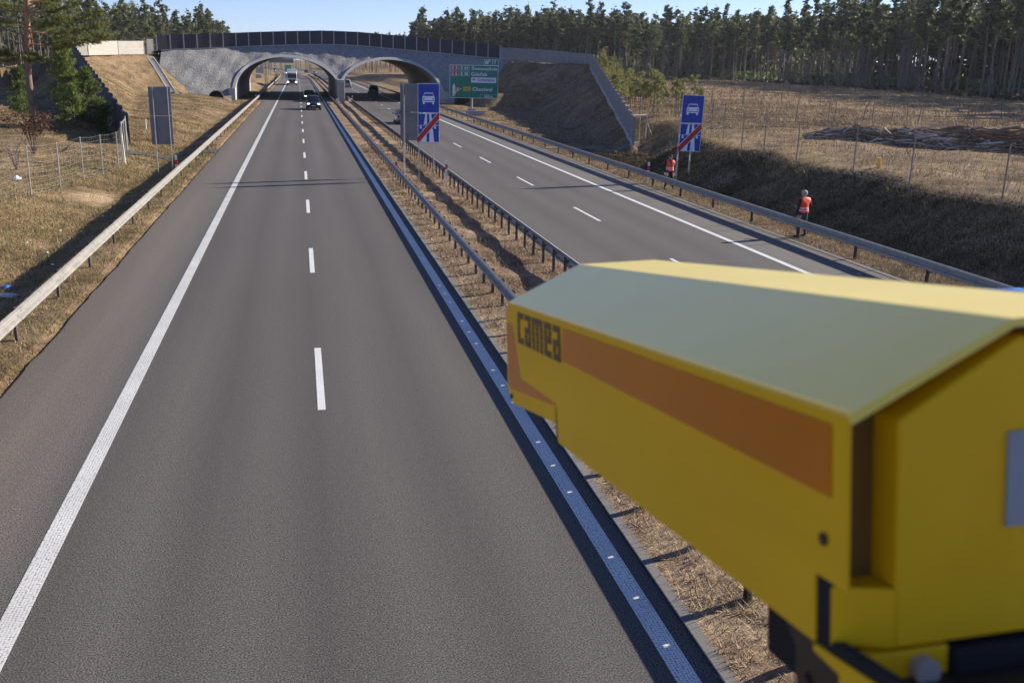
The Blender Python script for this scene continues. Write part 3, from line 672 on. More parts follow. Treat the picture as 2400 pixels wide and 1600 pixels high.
# ------------------------------------------------------------------ signs
def text_mesh(s):
    cu_ = bpy.data.curves.new('lettering', 'FONT'); cu_.body = s; cu_.resolution_u = 3; cu_.offset = 0.014
    o = bpy.data.objects.new('lettering', cu_); COL.objects.link(o)
    dg = bpy.context.evaluated_depsgraph_get(); me = bpy.data.meshes.new_from_object(o.evaluated_get(dg)); bpy.data.objects.remove(o); bpy.data.curves.remove(cu_)
    return me
def lettering(s, parent, mat, x0, x1, z0, z1, y, o=(0, 0, 0), ex=(1, 0, 0), ez=(0, 0, 1), ny=(0, -1, 0), bold=0.0, name='lettering'):
    me = text_mesh(s); n = len(me.vertices); co = np.zeros(n*3, np.float32); me.vertices.foreach_get('co', co); co = co.reshape(-1, 3)
    lo, hi = co.min(0), co.max(0); u = (co[:, 0]-lo[0])/(hi[0]-lo[0])*(x1-x0)+x0; w = (co[:, 1]-lo[1])/(hi[1]-lo[1])*(z1-z0)+z0
    P = np.array(o, float)+u[:, None]*np.array(ex, float)+w[:, None]*np.array(ez, float)+y*np.array(ny, float)
    me.vertices.foreach_set('co', P.astype(np.float32).ravel()); me.update(); me.materials.clear(); me.materials.append(mat)
    return link(name, me, parent)
def flat(parent, name, mat, polys, y, t=0.004):
    b = MB()
    for poly in polys: b.prism(poly, (0, -y, 0), (1, 0, 0), (0, 0, 1), (0, -1, 0), t)
    return b.build(name, mat, parent)
def rect(x0, x1, z0, z1): return [(x0, z0), (x1, z0), (x1, z1), (x0, z1)]
def ring(x0, x1, z0, z1, w): return [rect(x0, x1, z1-w, z1), rect(x0, x1, z0, z0+w), rect(x0, x0+w, z0+w, z1-w), rect(x1-w, x1, z0+w, z1-w)]
def circ(cx, cz, r, n=20): return [(cx+r*math.cos(2*math.pi*i/n), cz+r*math.sin(2*math.pi*i/n)) for i in range(n)]
def lattice_post(parent, x, z0, z1, y=0.06, gap=.24):
    b = MB(); b.tube((x, y, z0), (x, y, z1), .024, n=8); b.tube((x+.03, y+gap, z0), (x+.03, y+gap, z1-.6), .024, n=8)
    z = z0+.3; k = 0
    while z < z1-1.2:
        ya, yb = (y, y+gap) if k % 2 else (y+gap, y); b.tube((x+.01, ya, z), (x+.01, yb, z+.55), .010, n=5); z += .55; k += 1
    b.build('post', M['galv_pole'], parent)
def motorway_sign(label, x0, y, z0, w, zg, front=True, lean=0.0, posts=(0.12, 0.8), hh=3.03):
    r = empty('motorway_sign', (x0, y, 0)); r.rotation_euler = (0, lean, 0); tag(r, label, 'road sign', 'tall motorway signs on lattice posts' )
    h2 = hh/2
    for i, (a, c) in enumerate(((z0, z0+h2-.012), (z0+h2+.012, z0+hh))):
        b = MB(); b.box((w/2, 0, (a+c)/2), (w, .045, c-a)); b.build('panel', M['sign_back'], r, bevel=.01)
    for px in posts: lattice_post(r, px*w, zg-.15, z0+hh-.02, y=.06 if front else -.07, gap=.24 if front else -.24)
    if not front:
        b = MB()
        for zz in (z0+.25, z0+h2-.2, z0+h2+.2, z0+hh-.25): b.box((w/2, -.035, zz), (w*.96, .022, .05))
        b.build('bracket_rail', M['sign_back'], r)
        return r
    X = lambda p: (p-475)/308*w; Z1 = lambda p: z0+hh-(p-95)/415*h2; Z2 = lambda p: z0+h2-(p-518)/410*h2
    yb = .0235
    flat(r, 'sign_face', M['sign_blue'], [rect(.02, w-.02, z0+h2+.03, z0+hh-.02)], yb)
    flat(r, 'border', M['sign_white'], ring(.006, w-.006, z0+h2+.016, z0+hh-.006, .022), yb+.001)
    flat(r, 'sign_face', M['sign_blue'], [rect(.02, w-.02, z0+.02, z0+h2-.03)], yb)
    flat(r, 'border', M['sign_white'], ring(.006, w-.006, z0+.006, z0+h2-.016, .022), yb+.001)
    car = [(541, 350), (541, 290), (548, 275), (556, 268), (568, 225), (576, 222), (683, 222), (691, 225), (702, 268), (710, 275), (716, 290), (716, 350), (705, 352), (705, 384), (681, 384), (681, 356), (574, 356), (574, 384), (548, 384), (548, 352)]
    flat(r, 'car_symbol', M['sign_white'], [[(X(a), Z1(c)) for a, c in car][::-1]], yb+.006)
    dk = [[(X(a), Z1(c)) for a, c in [(562, 270), (573, 236), (685, 236), (696, 270)]][::-1], circ(X(562), Z1(306), .04), circ(X(695), Z1(306), .04), rect(X(545), X(712), Z1(340), Z1(331))]
    flat(r, 'car_symbol', M['sign_blue'], dk, yb+.011)
    q = lambda pts: [(X(a), Z2(c)) for a, c in pts][::-1]
    flat(r, 'road_symbol', M['sign_white'], [q([(583, 524), (607, 524), (605, 675), (561, 675)]), q([(638, 524), (665, 524), (686, 675), (640, 675)]), q([(470, 684), (776, 684), (776, 691), (470, 691)]), q([(511, 694), (527, 694), (535, 733), (502, 733)]), q([(713, 694), (728, 694), (738, 733), (705, 733)]), q([(551, 735), (603, 735), (598, 926), (524, 926)]), q([(640, 735), (690, 735), (709, 926), (640, 926)])], yb+.006)
    flat(r, 'end_bar_edge', M['sign_white'], [q([(466, 846), (748, 521), (778, 521), (780, 610), (504, 928), (466, 928)])], yb+.011)
    flat(r, 'end_bar', M['sign_red'], [q([(466, 858), (757, 521), (778, 521), (780, 596), (492, 928), (466, 928)])], yb+.016)
    return r
motorway_sign('blue car sign over a red-barred motorway sign on the median between the carriageways', 5.86, 52.34, 2.0, 1.15, 0.05, posts=(.06, .74))
motorway_sign('plain grey sign back behind the blue sign on the median', 5.10, 53.9, 1.98, 1.15, 0.05, front=False, posts=(.14,), hh=3.0)
motorway_sign('blue car sign over a red-barred motorway sign on the shaded verge beside the standing man', 20.12, 51.4, 1.70, 1.27, H(20.7, 51.4), lean=rad(1.2), posts=(.05, .62), hh=3.03)
motorway_sign('dark grey back of a tall sign on two lattice posts beside the ditch', -8.13, 56.66, 1.45, 1.15, -.15, front=False, posts=(.2, .86), hh=3.05)

gs = empty('direction_sign', (19.88, 135.6, 0)); tag(gs, 'large green direction sign listing towns, with exit tab 17', 'road sign')
gw, gh, gz = 6.72, 4.36, 1.6
GX = lambda p: (p-1285)/581*gw; GZ = lambda p: gz+gh-(p-575)/390*gh
b = MB(); b.box((gw/2, .03, gz+gh/2), (gw, .06, gh)); b.build('panel', M['sign_back'], gs)
b = MB(); b.box((GX(1780), .03, gz+gh+.39), (GX(1868)-GX(1692), .06, .76)); b.build('exit_tab', M['sign_back'], gs)
b = MB(); b.tube((3.12, .2, -.2), (3.12, .2, gz+gh-.3), .14, n=12); b.build('post', M['galv_pole'], gs)
b = MB(); b.box((3.12, .2, .0), (1.0, .9, .5)); b.build('footing', M['concrete'], gs)
flat(gs, 'sign_face', M['sign_green'], [rect(.03, gw-.03, gz+.03, gz+gh-.03), rect(GX(1695), GX(1865), gz+gh+.05, gz+gh+.74)], .002)
flat(gs, 'border', M['sign_white'], ring(0, gw, gz, gz+gh, .055)+ring(GX(1692), GX(1868), gz+gh+.012, gz+gh+.77, .05), .004)
y1 = .010
flat(gs, 'route_plate', M['sign_red'], [rect(GX(1299), GX(1386), GZ(638), GZ(586)), rect(GX(1299), GX(1386), GZ(704), GZ(652))], y1-.004)
flat(gs, 'plate_border', M['sign_white'], sum([ring(GX(a), GX(c), GZ(e), GZ(d_), .024) for a, c, d_, e in ((1297, 1388, 584, 640), (1297, 1388, 650, 706), (1404, 1519, 583, 639), (1404, 1519, 650, 706), (1651, 1850, 917, 966))], []), y1)
lt = lambda s, a, c, d_, e, mt='sign_white', yy=.016: lettering(s, gs, M[mt], GX(a), GX(c), GZ(e), GZ(d_), yy)
lt('S 3', 1310, 1374, 593, 631); lt('S 6', 1310, 1374, 659, 697); lt('E 65', 1420, 1506, 593, 630); lt('E 28', 1418, 1504, 660, 697)
lt('Świnoujście', 1543, 1852, 583, 645); lt('Gdańsk', 1540, 1738, 652, 702); lt('Chociwel', 1558, 1796, 834, 880); lt('500 m', 1700, 1806, 926, 957)
lt('17', 1793, 1838, 518, 560)
flat(gs, 'airport_plate', M['sign_white'], [rect(GX(1541), GX(1842), GZ(781), GZ(718))], y1)
lt('Goleniów', 1617, 1825, 724, 765, 'sign_blue', .022)
flat(gs, 'plane_symbol', M['sign_blue'], [[(GX(a), GZ(c)) for a, c in ((1552, 742), (1592, 742), (1597, 746), (1592, 750), (1552, 750))][::-1], [(GX(a), GZ(c)) for a, c in ((1574, 742), (1566, 726), (1571, 726), (1582, 742))][::-1], [(GX(a), GZ(c)) for a, c in ((1574, 750), (1566, 766), (1571, 766), (1582, 750))], [(GX(a), GZ(c)) for a, c in ((1553, 742), (1549, 735), (1553, 735), (1559, 742))][::-1]], y1+.008)
flat(gs, 'route_plate', M['sign_yellow'], [rect(GX(1447), GX(1532), GZ(881), GZ(832))], y1)
lt('142', 1455, 1525, 838, 876, 'sign_black', .022)
flat(gs, 'arrow', M['sign_white'], [[(GX(a), GZ(c)) for a, c in ((1321, 948), (1321, 830), (1337, 788), (1352, 830), (1352, 948))], [(GX(a), GZ(c)) for a, c in ((1338, 948), (1338, 925), (1358, 885), (1372, 868), (1376, 878), (1360, 900), (1352, 948))], [(GX(a), GZ(c)) for a, c in ((1410, 853), (1420, 853), (1428, 857), (1420, 862), (1410, 862))][::-1]], y1)
flat(gs, 'speed_limit', M['sign_red'], [circ(GX(1385), GZ(862), .29)], y1+.005); flat(gs, 'speed_limit', M['sign_white'], [circ(GX(1385), GZ(862), .21)], y1+.010)
lt('70', 1371, 1399, 850, 874, 'sign_black', .028)
flat(gs, 'exit_symbol', M['sign_white'], [[(GX(a), GZ(c)) for a, c in ((1704, 558), (1714, 516), (1726, 516), (1720, 558))], [(GX(a), GZ(c)) for a, c in ((1726, 558), (1730, 520), (1744, 532), (1744, 558))], [(GX(a), GZ(c)) for a, c in ((1738, 530), (1750, 518), (1744, 514), (1766, 512), (1766, 532), (1758, 526), (1746, 540))]], y1)

# things glimpsed through the oncoming tunnel
g = empty('sign_gantry', (-11.5, 400, 0)); tag(g, 'steel cantilever gantry with a dark overhead panel seen through the oncoming tunnel', 'gantry')
b = MB()
for s in (0, .9):
    for yy in (0, .9): b.tube((s, yy, 0), (s, yy, 6.9), .07, n=6)
for i in range(9): b.tube((0, 0, i*.75), (.9, 0, i*.75+.75), .04, n=5); b.tube((.9, .9, i*.75), (0, .9, i*.75+.75), .04, n=5)
b.build('lattice_leg', M['post_steel'], g)
b = MB(); b.beam((0, .45, 6.6), (10.2, .45, 6.6), .35, .35); b.build('boom', M['galv_pole'], g)
b = MB(); b.box((4.9, 0, 5.85), (9.4, .1, 1.75)); b.build('sign_panel', M['sign_back'], g)
def tall_post(x, y, hgt, label, r0=.09):
    o = empty('roadside_pole', (x, y, H(x, y))); tag(o, label, 'pole', 'poles beyond the tunnel')
    b = MB(); b.tube((0, 0, -.3), (0, 0, hgt), r0, r0*.7, n=8); b.build('shaft', M['galv_pole'], o)
    b = MB(); b.box((0, 0, hgt), (.35, .3, .3)); b.build('head', M['galv_pole'], o)
lm = empty('lattice_mast', (-8.7, 268, H(-8.7, 268))); tag(lm, 'rusty lattice mast beside the sign back beyond the tunnel', 'mast')
b = MB()
for s in (0, .5):
    for yy in (0, .5): b.tube((s, yy, -.2), (s, yy, 6.2), .05, n=6)
for i in range(10): b.tube((0, 0, i*.6), (.5, 0, i*.6+.6), .03, n=5); b.tube((.5, .5, i*.6), (0, .5, i*.6+.6), .03, n=5)
b.build('lattice', M['post_steel'], lm); b = MB(); b.box((.25, .25, -.1), (1.0, 1.0, .4)); b.build('footing', M['plinth'], lm)
tall_post(-8.0, 279, 6.2, 'tall pale pole just past the lattice mast beyond the tunnel'); tall_post(-10.2, 330, 6.0, 'slim far pole on the grass beyond the tunnel')
fs = empty('information_sign', (-11.6, 285, H(-11, 285))); tag(fs, 'pale blue-grey back of an information sign on two poles beyond the tunnel', 'road sign')
b = MB(); b.box((1.05, 0, 3.0), (2.1, .06, 1.6)); b.build('panel', M['plinth'], fs)
b = MB(); b.box((.6, .05, 1.35), (1.5, .05, 1.0)); b.build('lower_panel', M['barrier_beige'], fs)
for x in (.3, 1.8): b = MB(); b.tube((x, .08, -.2), (x, .08, 3.8), .05, n=6); b.build('post', M['galv_pole'], fs)

# ------------------------------------------------------------------ vehicles
def paint(name, c, rough=0.25): 
    k = NT(name, rough, 0.0, 0.5); n = k.noise(2.5, 3, 0.5, k.obj); k.color(k.ramp(n, [(0.3, tuple(x*.9 for x in c)), (0.7, tuple(min(1, x*1.1) for x in c))])); k.b.inputs['Coat Weight'].default_value = 0.6; return k.m
M['car_blackblue'] = paint('blue_black_paint', (0.012, 0.018, 0.045)); M['car_dark'] = paint('dark_paint', (0.02, 0.02, 0.024)); M['car_silver'] = paint('silver_paint', (0.35, 0.36, 0.37)); M['car_white'] = paint('white_paint', (0.72, 0.72, 0.71)); M['car_blue'] = paint('blue_paint', (0.02, 0.12, 0.50)); M['car_grey'] = paint('grey_paint', (0.16, 0.165, 0.17))
M['truck_green'] = paint('green_paint', (0.02, 0.28, 0.12)); M['truck_white'] = paint('truck_white_paint', (0.62, 0.63, 0.63))
M['glass'] = plain('vehicle_glass', (0.012, 0.016, 0.022), 0.06, 0, 0.2); M['tyre'] = plain('tyre_rubber', (0.02, 0.02, 0.02), 0.85); M['rim'] = plain('alloy_rim', (0.5, 0.5, 0.5), 0.35, 0.8); M['trim'] = plain('black_trim', (0.02, 0.02, 0.022), 0.55)
M['plate'] = plain('plate_white', (0.75, 0.75, 0.72), 0.5)
k = NT('headlight_lens', 0.1); k.color((0.9, 0.9, 0.85)).emit((1.0, 0.97, 0.88), 3.0); M['lamp_on'] = k.m
k = NT('tail_lens', 0.2); k.color((0.20, 0.008, 0.008)); M['tail'] = k.m
def wheel(par, x, y, r, w=.22, rim=True):
    b = MB(); b.tube((x-w/2, y, r), (x+w/2, y, r), r, n=18); o = b.build('wheel', M['tyre'], par)
    if rim:
        s = 1 if x > 0 else -1; b = MB(); b.tube((x+s*w*.4, y, r), (x+s*(w/2+.006), y, r), r*.64, n=14); b.build('rim', M['rim'], o)
PROFILES = {  # (y from nose, z) of bonnet/roof line; glass base height
 'suv':   dict(L=4.6, W=1.88, roof=1.72, belt=1.06, hood=1.02, nose=.85, a=(1.05, 1.85), c=(3.85, 4.45), zlo=.24, r=.37),
 'estate': dict(L=4.6, W=1.80, roof=1.48, belt=.92, hood=.90, nose=.70, a=(1.15, 2.05), c=(3.80, 4.45), zlo=.20, r=.32),
 'van':   dict(L=5.0, W=1.95, roof=1.95, belt=1.10, hood=1.12, nose=.85, a=(.75, 1.60), c=(4.75, 4.92), zlo=.22, r=.34),
 'sedan': dict(L=4.6, W=1.80, roof=1.46, belt=.93, hood=.90, nose=.70, a=(1.15, 1.95), c=(3.15, 3.95), zlo=.20, r=.32)}
def car(kind, label, x, y, mat, away=False, lights=True, cat='car', group='cars driving on the motorway', rz=0.0):
    p = PROFILES[kind]; L, Wd = p['L'], p['W']; r = empty('passenger_car' if kind != 'van' else 'minivan', (x, y, 0.0), (math.pi if away else 0)+rz); tag(r, label, cat, group)
    hw = Wd/2; a0, a1 = p['a']; c0, c1 = p['c']
    # nose at local y=0 facing -Y, tail at +L
    st = [(0.0, p['zlo']+.12, p['nose']-.12, .80), (.10, p['zlo'], p['nose'], .90), (.55, p['zlo'], p['hood']-.04, .98), (a0, p['zlo'], p['hood'], 1.0), (a1, p['zlo'], p['belt'], 1.0), (c0, p['zlo'], p['belt']+.03, 1.0), (c1, p['zlo'], p['belt']+.02, .97), (L-.06, p['zlo']+.02, p['belt']-.08, .93), (L, p['zlo']+.15, p['belt']-.2, .86)]
    b = MB(); rows = []
    for (yy, zl, zt, k) in st:
        w = hw*k; zm = zl+(zt-zl)*.55
        rows.append([(-w*.86, yy, zl), (-w, yy, zl+.12), (-w, yy, zm), (-w*.97, yy, zt-.05), (-w*.86, yy, zt), (0, yy, zt+.025), (w*.86, yy, zt), (w*.97, yy, zt-.05), (w, yy, zm), (w, yy, zl+.12), (w*.86, yy, zl), (-w*.86, yy, zl)])
    b.grid(rows)
    b.add(rows[0][:-1], [tuple(range(11))]); b.add(rows[-1][:-1], [tuple(range(11))[::-1]])
    # cabin shell
    zb, zr = p['belt'], p['roof']; cab = []
    for (yy, zz, k) in [(a0, zb-.06, .90), (a1, zr-.05, .70), (a1+.25, zr, .72), ((a1+c0)/2, zr+.015, .74), (c0, zr-.03, .72), (c1, zb-.02, .88)]:
        w = hw*k; cab.append((yy, zz, w))
    rows = []
    for (yy, zz, w) in cab:
        wb = hw*.93; rows.append([(-wb, min(max(yy, a0), c1), zb-.06), (-w-.03, yy, zz-.06), (-w, yy, zz), (0, yy, zz+.02), (w, yy, zz), (w+.03, yy, zz-.06), (wb, min(max(yy, a0), c1), zb-.06)])
    b.grid(rows); b.build('body', mat, r, smooth=True)
    # glazing, slightly proud
    def lerp(u, v_, t): return tuple(u[i]+(v_[i]-u[i])*t for i in range(3))
    wb, wt = hw*.90, hw*.70
    def pane(name, P, off):
        b = MB(); c = [tuple(q[i]+off[i] for i in range(3)) for q in P]; b.quad(*c); b.quad(*[tuple(q[i]+off[i]*.0 for i in range(3)) for q in P][::-1]); return b.build(name, M['glass'], r)
    P0, P1, P2, P3 = (-wb, a0, zb-.05), (wb, a0, zb-.05), (wt, a1, zr-.04), (-wt, a1, zr-.04)
    pane('windscreen', [lerp(lerp(P0, P1, .06), lerp(P3, P2, .06), .06), lerp(lerp(P0, P1, .94), lerp(P3, P2, .94), .06), lerp(lerp(P0, P1, .94), lerp(P3, P2, .94), .92), lerp(lerp(P0, P1, .06), lerp(P3, P2, .06), .92)], (0, -.035, .035))
    P0, P1, P2, P3 = (wb, c1, zb), (-wb, c1, zb), (-hw*.72, c0, zr-.03), (hw*.72, c0, zr-.03)
    pane('rear_window', [lerp(lerp(P0, P1, .1), lerp(P3, P2, .1), .14), lerp(lerp(P0, P1, .9), lerp(P3, P2, .9), .14), lerp(lerp(P0, P1, .9), lerp(P3, P2, .9), .88), lerp(lerp(P0, P1, .1), lerp(P3, P2, .1), .88)], (0, .04, .02))
    for s in (-1, 1):
        pane('side_window', [(s*hw*.935, a0+.25, zb), (s*hw*.935, c1-.25, zb+.02), (s*(hw*.72+.05), c0-.02, zr-.12), (s*(hw*.70+.05), a1+.02, zr-.12)], (s*.03, 0, .01))
        b = MB(); b.box((s*(hw+.09), a0+.35, zb+.06), (.20, .10, .14)); b.build('wing_mirror', mat, r, bevel=.02)
        hz = p['nose']-.06
        b = MB(); b.box((s*hw*.66, .045, hz), (.30, .10, .11)); b.build('headlight', M['lamp_on'] if lights else M['plate'], r, bevel=.02)
        b = MB(); b.box((s*hw*.80, L-.03, p['belt']-.14), (.24, .10, .24)); b.build('taillight', M['tail'], r, bevel=.02)
        for yy in (.85, L-.85): wheel(r, s*(hw-.12), yy, p['r'])
    b = MB(); b.box((0, .03, p['nose']-.16), (hw*.95, .08, .16)); b.box((0, .03, p['zlo']+.16), (hw*1.5, .10, .16)); b.build('grille', M['trim'], r)
    b = MB(); b.box((0, -.03, p['zlo']+.30), (.52, .03, .115)); b.build('number_plate', M['plate'], r)
    b = MB(); b.box((0, L+.01, p['belt']-.30), (.52, .03, .115)); b.build('number_plate', M['plate'], r)
    b = MB(); b.box((0, L-.01, p['zlo']+.18), (hw*1.7, .10, .2)); b.build('rear_bumper', M['trim'], r)
    return r
car('suv', 'dark blue suv driving toward the viewer, out in the sun before the tunnel', 1.53, 129.0, M['car_blackblue'])
car('estate', 'black car with lit headlights just inside the oncoming tunnel, behind the dark blue suv', 1.35, 161.5, M['car_dark'])
car('suv', 'black car driving away in the shadow of the outbound tunnel', 13.95, 200.0, M['car_dark'], away=True, lights=False)
car('van', 'silver van driving away just beyond the outbound tunnel', 10.95, 245.5, M['car_silver'], away=True, lights=False, cat='van')
car('van', 'white van ahead of the silver van beyond the outbound tunnel', 10.55, 268, M['car_white'], away=True, lights=False, cat='van')
car('estate', 'silver car mostly hidden behind the grey sign back on the median', 10.30, 105.8, M['car_silver'], away=True, lights=False)
car('van', 'blue van with only its roof showing behind the yellow housing', 13.95, 18.45, M['car_blue'], away=True, lights=False, cat='van')
car('sedan', 'distant car with bright headlights on the far bend', -13.0+shf(0), 560, M['car_dark'])
car('sedan', 'dark distant car on the far road, left of the white one', 3.6, 520, M['car_dark'], away=True, lights=False)
car('estate', 'white distant car on the far road beyond the oncoming tunnel', 7.2, 470, M['car_white'], away=True, lights=False)
def truck(label, x, y, cabm, boxm, hb=3.84, Wd=2.5):
    r = empty('lorry', (x, y, 0)); tag(r, label, 'lorry', 'oncoming lorries'); hw = Wd/2
    b = MB(); rows = []
    for (yy, zl, zt, w) in [(0, .42, 2.9, hw*.93), (.08, .36, 3.0, hw*.97), (.5, .36, 3.35, hw), (1.9, .4, 3.4, hw)]:
        rows.append([(-w, yy, zl), (-w, yy, zt-.2), (-w*.9, yy, zt), (w*.9, yy, zt), (w, yy, zt-.2), (w, yy, zl), (-w, yy, zl)])
    b.grid(rows); b.add(rows[0][:-1], [tuple(range(6))]); b.add(rows[-1][:-1], [tuple(range(6))[::-1]]); b.build('cab', cabm, r)
    b = MB(); b.quad((-hw*.86, -.02, 1.72), (hw*.86, -.02, 1.72), (hw*.86, .0, 2.62), (-hw*.86, .0, 2.62)); b.box((0, .0, 2.17), (hw*1.72, .03, .9)); b.build('windscreen', M['glass'], r)
    b = MB(); b.box((0, .0, 1.0), (hw*1.3, .06, .72)); b.box((0, .0, .5), (hw*1.85, .10, .22)); b.build('grille', M['trim'], r)
    b = MB(); b.box((0, -.12, 2.78), (hw*1.7, .25, .14)); b.build('sun_visor', M['trim'], r)
    for s in (-1, 1):
        b = MB(); b.box((s*hw*.78, -.0, .78), (.40, .10, .24)); b.build('headlight', M['lamp_on'], r)
        b = MB(); b.box((s*(hw+.18), .25, 2.15), (.22, .14, .75)); b.box((s*(hw+.05), .3, 2.4), (.25, .05, .05)); b.build('wing_mirror', M['trim'], r)
        for yy in (1.3, 5.0, 10.2, 11.5): wheel(r, s*(hw-.18), yy, .5, .32, rim=False)
    for i in (-2, -1, 0, 1, 2): b = MB(); b.box((i*.42, -.0, 3.02), (.16, .06, .10)); b.build('roof_lamp', M['lamp_on'] if 0 else M['plate'], r)
    b = MB(); b.box((0, -.03, .62), (.52, .04, .12)); b.build('number_plate', M['plate'], r)
    b = MB(); b.box((0, 8.0, 2.45), (Wd+.02, 11.4, hb-1.05)); b.build('cargo_box', boxm, r, bevel=.04)
    b = MB(); b.box((0, 7.0, .95), (.9, 12.5, .3)); b.build('chassis', M['trim'], r)
    return r
truck('white box lorry oncoming, just emerging beyond the far end of the tunnel', -1.84, 258.5, M['truck_white'], M['car_white'])
truck('green-cabbed lorry following the white lorry in the distance', -4.2, 440, M['truck_green'], M['truck_green'], hb=4.2)

# ------------------------------------------------------------------ people
M['skin'] = plain('skin', (0.46, 0.27, 0.19), 0.55, 0, .1); M['cloth_black'] = plain('black_cloth', (0.018, 0.018, 0.020), .85, 0, .3, 12); M['denim'] = plain('denim', (0.045, 0.065, 0.11), .85, 0, .3, 14); M['boot'] = plain('boot_leather', (0.022, 0.018, 0.015), .6)
M['hivis'] = plain('orange_vest', (1.0, 0.085, 0.03), .6, 0, .1, 10); M['reflect'] = plain('reflective_tape', (0.72, 0.70, 0.68), .4, 0, .05); M['hair_grey'] = plain('grey_hair', (0.38, 0.35, 0.31), .7, 0, .3, 30); M['hair_dark'] = plain('dark_cap', (0.03, 0.028, 0.026), .7, 0, .2, 30); M['paper'] = plain('paper', (0.8, 0.8, 0.78), .6)
def person(label, x, y, z, rz, pose, trousers, hairm, cap=False):
    """facing local -Y; height about 1.78"""
    r = empty('person', (x, y, z), rz); r.scale = (1.2, 1.15, 1.0); tag(r, label, 'person', 'people in orange safety vests')
    V, E, R = [], [], []
    def chain(pts, root=None):
        prev = root
        for (p, rx, ry) in pts:
            V.append(Vector(p)); R.append((rx, ry)); i = len(V)-1
            if prev is not None: E.append((prev, i))
            prev = i
        return prev
    chain([((0, .01, .96), .165, .115)])
    chest = chain([((0, .0, 1.10), .150, .110), ((0, .0, 1.26), .170, .120), ((0, .015, 1.40), .165, .105)], 0)
    neck = chain([((0, .01, 1.49), .062, .062), ((0, -.005, 1.56), .060, .062)], chest)
    chain([((0, -.02, 1.62), .078, .090), ((0, -.012, 1.70), .080, .094), ((0, -.005, 1.765), .055, .065)], neck)
    for s in (-1, 1):
        hand = pose['hand'][s]; el = pose['elbow'][s]
        w = chain([((s*.185, .015, 1.415), .065, .065), (el, .048, .048), (tuple(el[i]+(hand[i]-el[i])*.55 for i in range(3)), .043, .043), (hand, .030, .034)], chest)
        d = (Vector(hand)-Vector(el)).normalized(); pm = Vector(hand)+d*.075
        palm = chain([(tuple(pm), .030, .024)], w)
        side = d.cross(Vector((0, 1, 0.2))).normalized()
        for q in range(4):
            fl = (.062, .075, .070, .055)[q]; base = pm+side*((q-1.5)*.019)+d*.028
            chain([(tuple(base), .0095, .0095), (tuple(base+d*fl*.5+Vector((0, -.012, 0))), .0085, .0085), (tuple(base+d*fl*.85+Vector((0, -.034, 0))), .0075, .0075)], palm)
        tb = pm-side*s*.0+Vector((-s*.02, -.028, 0)); chain([(tuple(tb), .011, .011), (tuple(tb+d*.035+Vector((0, -.018, 0))), .009, .009)], palm)
        kn, ft = pose['knee'][s], pose['foot'][s]
        a = chain([((s*.095, .01, .88), .098, .100), (tuple((Vector((s*.095, .01, .88))+Vector(kn))/2), .082, .085), (kn, .060, .064), (tuple(Vector(kn).lerp(Vector(ft), .4)), .056, .060), (ft, .042, .046)], 0)
        chain([((ft[0], ft[1]-.03, ft[2]-.055), .045, .040), ((ft[0]+s*.015, ft[1]-.13, ft[2]-.060), .042, .032), ((ft[0]+s*.02, ft[1]-.19, ft[2]-.064), .034, .024)], a)
    me = bpy.data.meshes.new('body'); me.from_pydata(V, E, []); o = bpy.data.objects.new('body', me); COL.objects.link(o)
    sk = o.modifiers.new('skin', 'SKIN'); sk.use_smooth_shade = True
    for i, sv in enumerate(me.skin_vertices[0].data): sv.radius = R[i]; sv.use_root = (i == 0)
    sb = o.modifiers.new('sub', 'SUBSURF'); sb.levels = 2; sb.render_levels = 2
    dg = bpy.context.evaluated_depsgraph_get(); bm = bpy.data.meshes.new_from_object(o.evaluated_get(dg)); bpy.data.objects.remove(o)
    bm.materials.clear()
    for mt in (M['skin'], M['cloth_black'], trousers, M['boot']): bm.materials.append(mt)
    hands = [Vector(pose['hand'][s]) for s in (-1, 1)]
    fd = {s: (Vector(pose['hand'][s])-Vector(pose['elbow'][s])).normalized() for s in (-1, 1)}
    vest, hair = [], []
    for f in bm.polygons:
        c = f.center; mi = 1
        if c.z > 1.525: mi = 0
        elif any(abs(c.x-h.x) < .14 and (c-h).dot(fd[s]) > .015 and (c-h).length < .26 for s, h in zip((-1, 1), hands)): mi = 0
        elif c.z < .13: mi = 3
        elif c.z < .90 and abs(c.x) < .30 and not any((c-(h+Vector(pose['elbow'][s]))/2).length < .17 and abs(c.x) > .2 for s, h in zip((-1, 1), hands)): mi = 2
        f.material_index = mi; f.use_smooth = True
        if .93 < c.z < 1.50 and abs(c.x) < .205 and -.165 < c.y < .16 and all((c-h).length > .16 and (c-Vector(pose['elbow'][s])).length > .12 for s, h in zip((-1, 1), hands)) and (c.z < 1.33 or abs(c.x) < .19): vest.append(f.index)
        if c.z > 1.685 or (c.z > 1.60 and c.y > .035): hair.append(f.index)
    link('body', bm, r)
    def shell(name, idx, off, mats, fn):
        vs, fs, mi = {}, [], []
        out = []
        for i in idx:
            f = bm.polygons[i]; ids = []
            for vi in f.vertices:
                if vi not in vs: vs[vi] = len(out); q = bm.vertices[vi]; out.append(q.co+q.normal*off)
                ids.append(vs[vi])
            fs.append(ids); mi.append(fn(f.center))
        mm = bpy.data.meshes.new(name); mm.from_pydata(out, [], fs)
        for mt in mats: mm.materials.append(mt)
        mm.polygons.foreach_set('material_index', mi); mm.polygons.foreach_set('use_smooth', [True]*len(fs)); mm.update()
        q = link(name, mm, r); sd = q.modifiers.new('solid', 'SOLIDIFY'); sd.thickness = .008; sd.offset = 1
    shell('safety_vest', vest, .022, [M['hivis'], M['reflect'], M['cloth_black']], lambda c: 2 if (c.y < -.03 and c.z > 1.22 and abs(c.x) < .055*(c.z-1.2)/.2) else 1 if (1.0 < c.z < 1.035 or 1.10 < c.z < 1.14) else 0)
    shell('cap' if cap else 'hair', hair, .012, [hairm], lambda c: 0)
    b = MB()
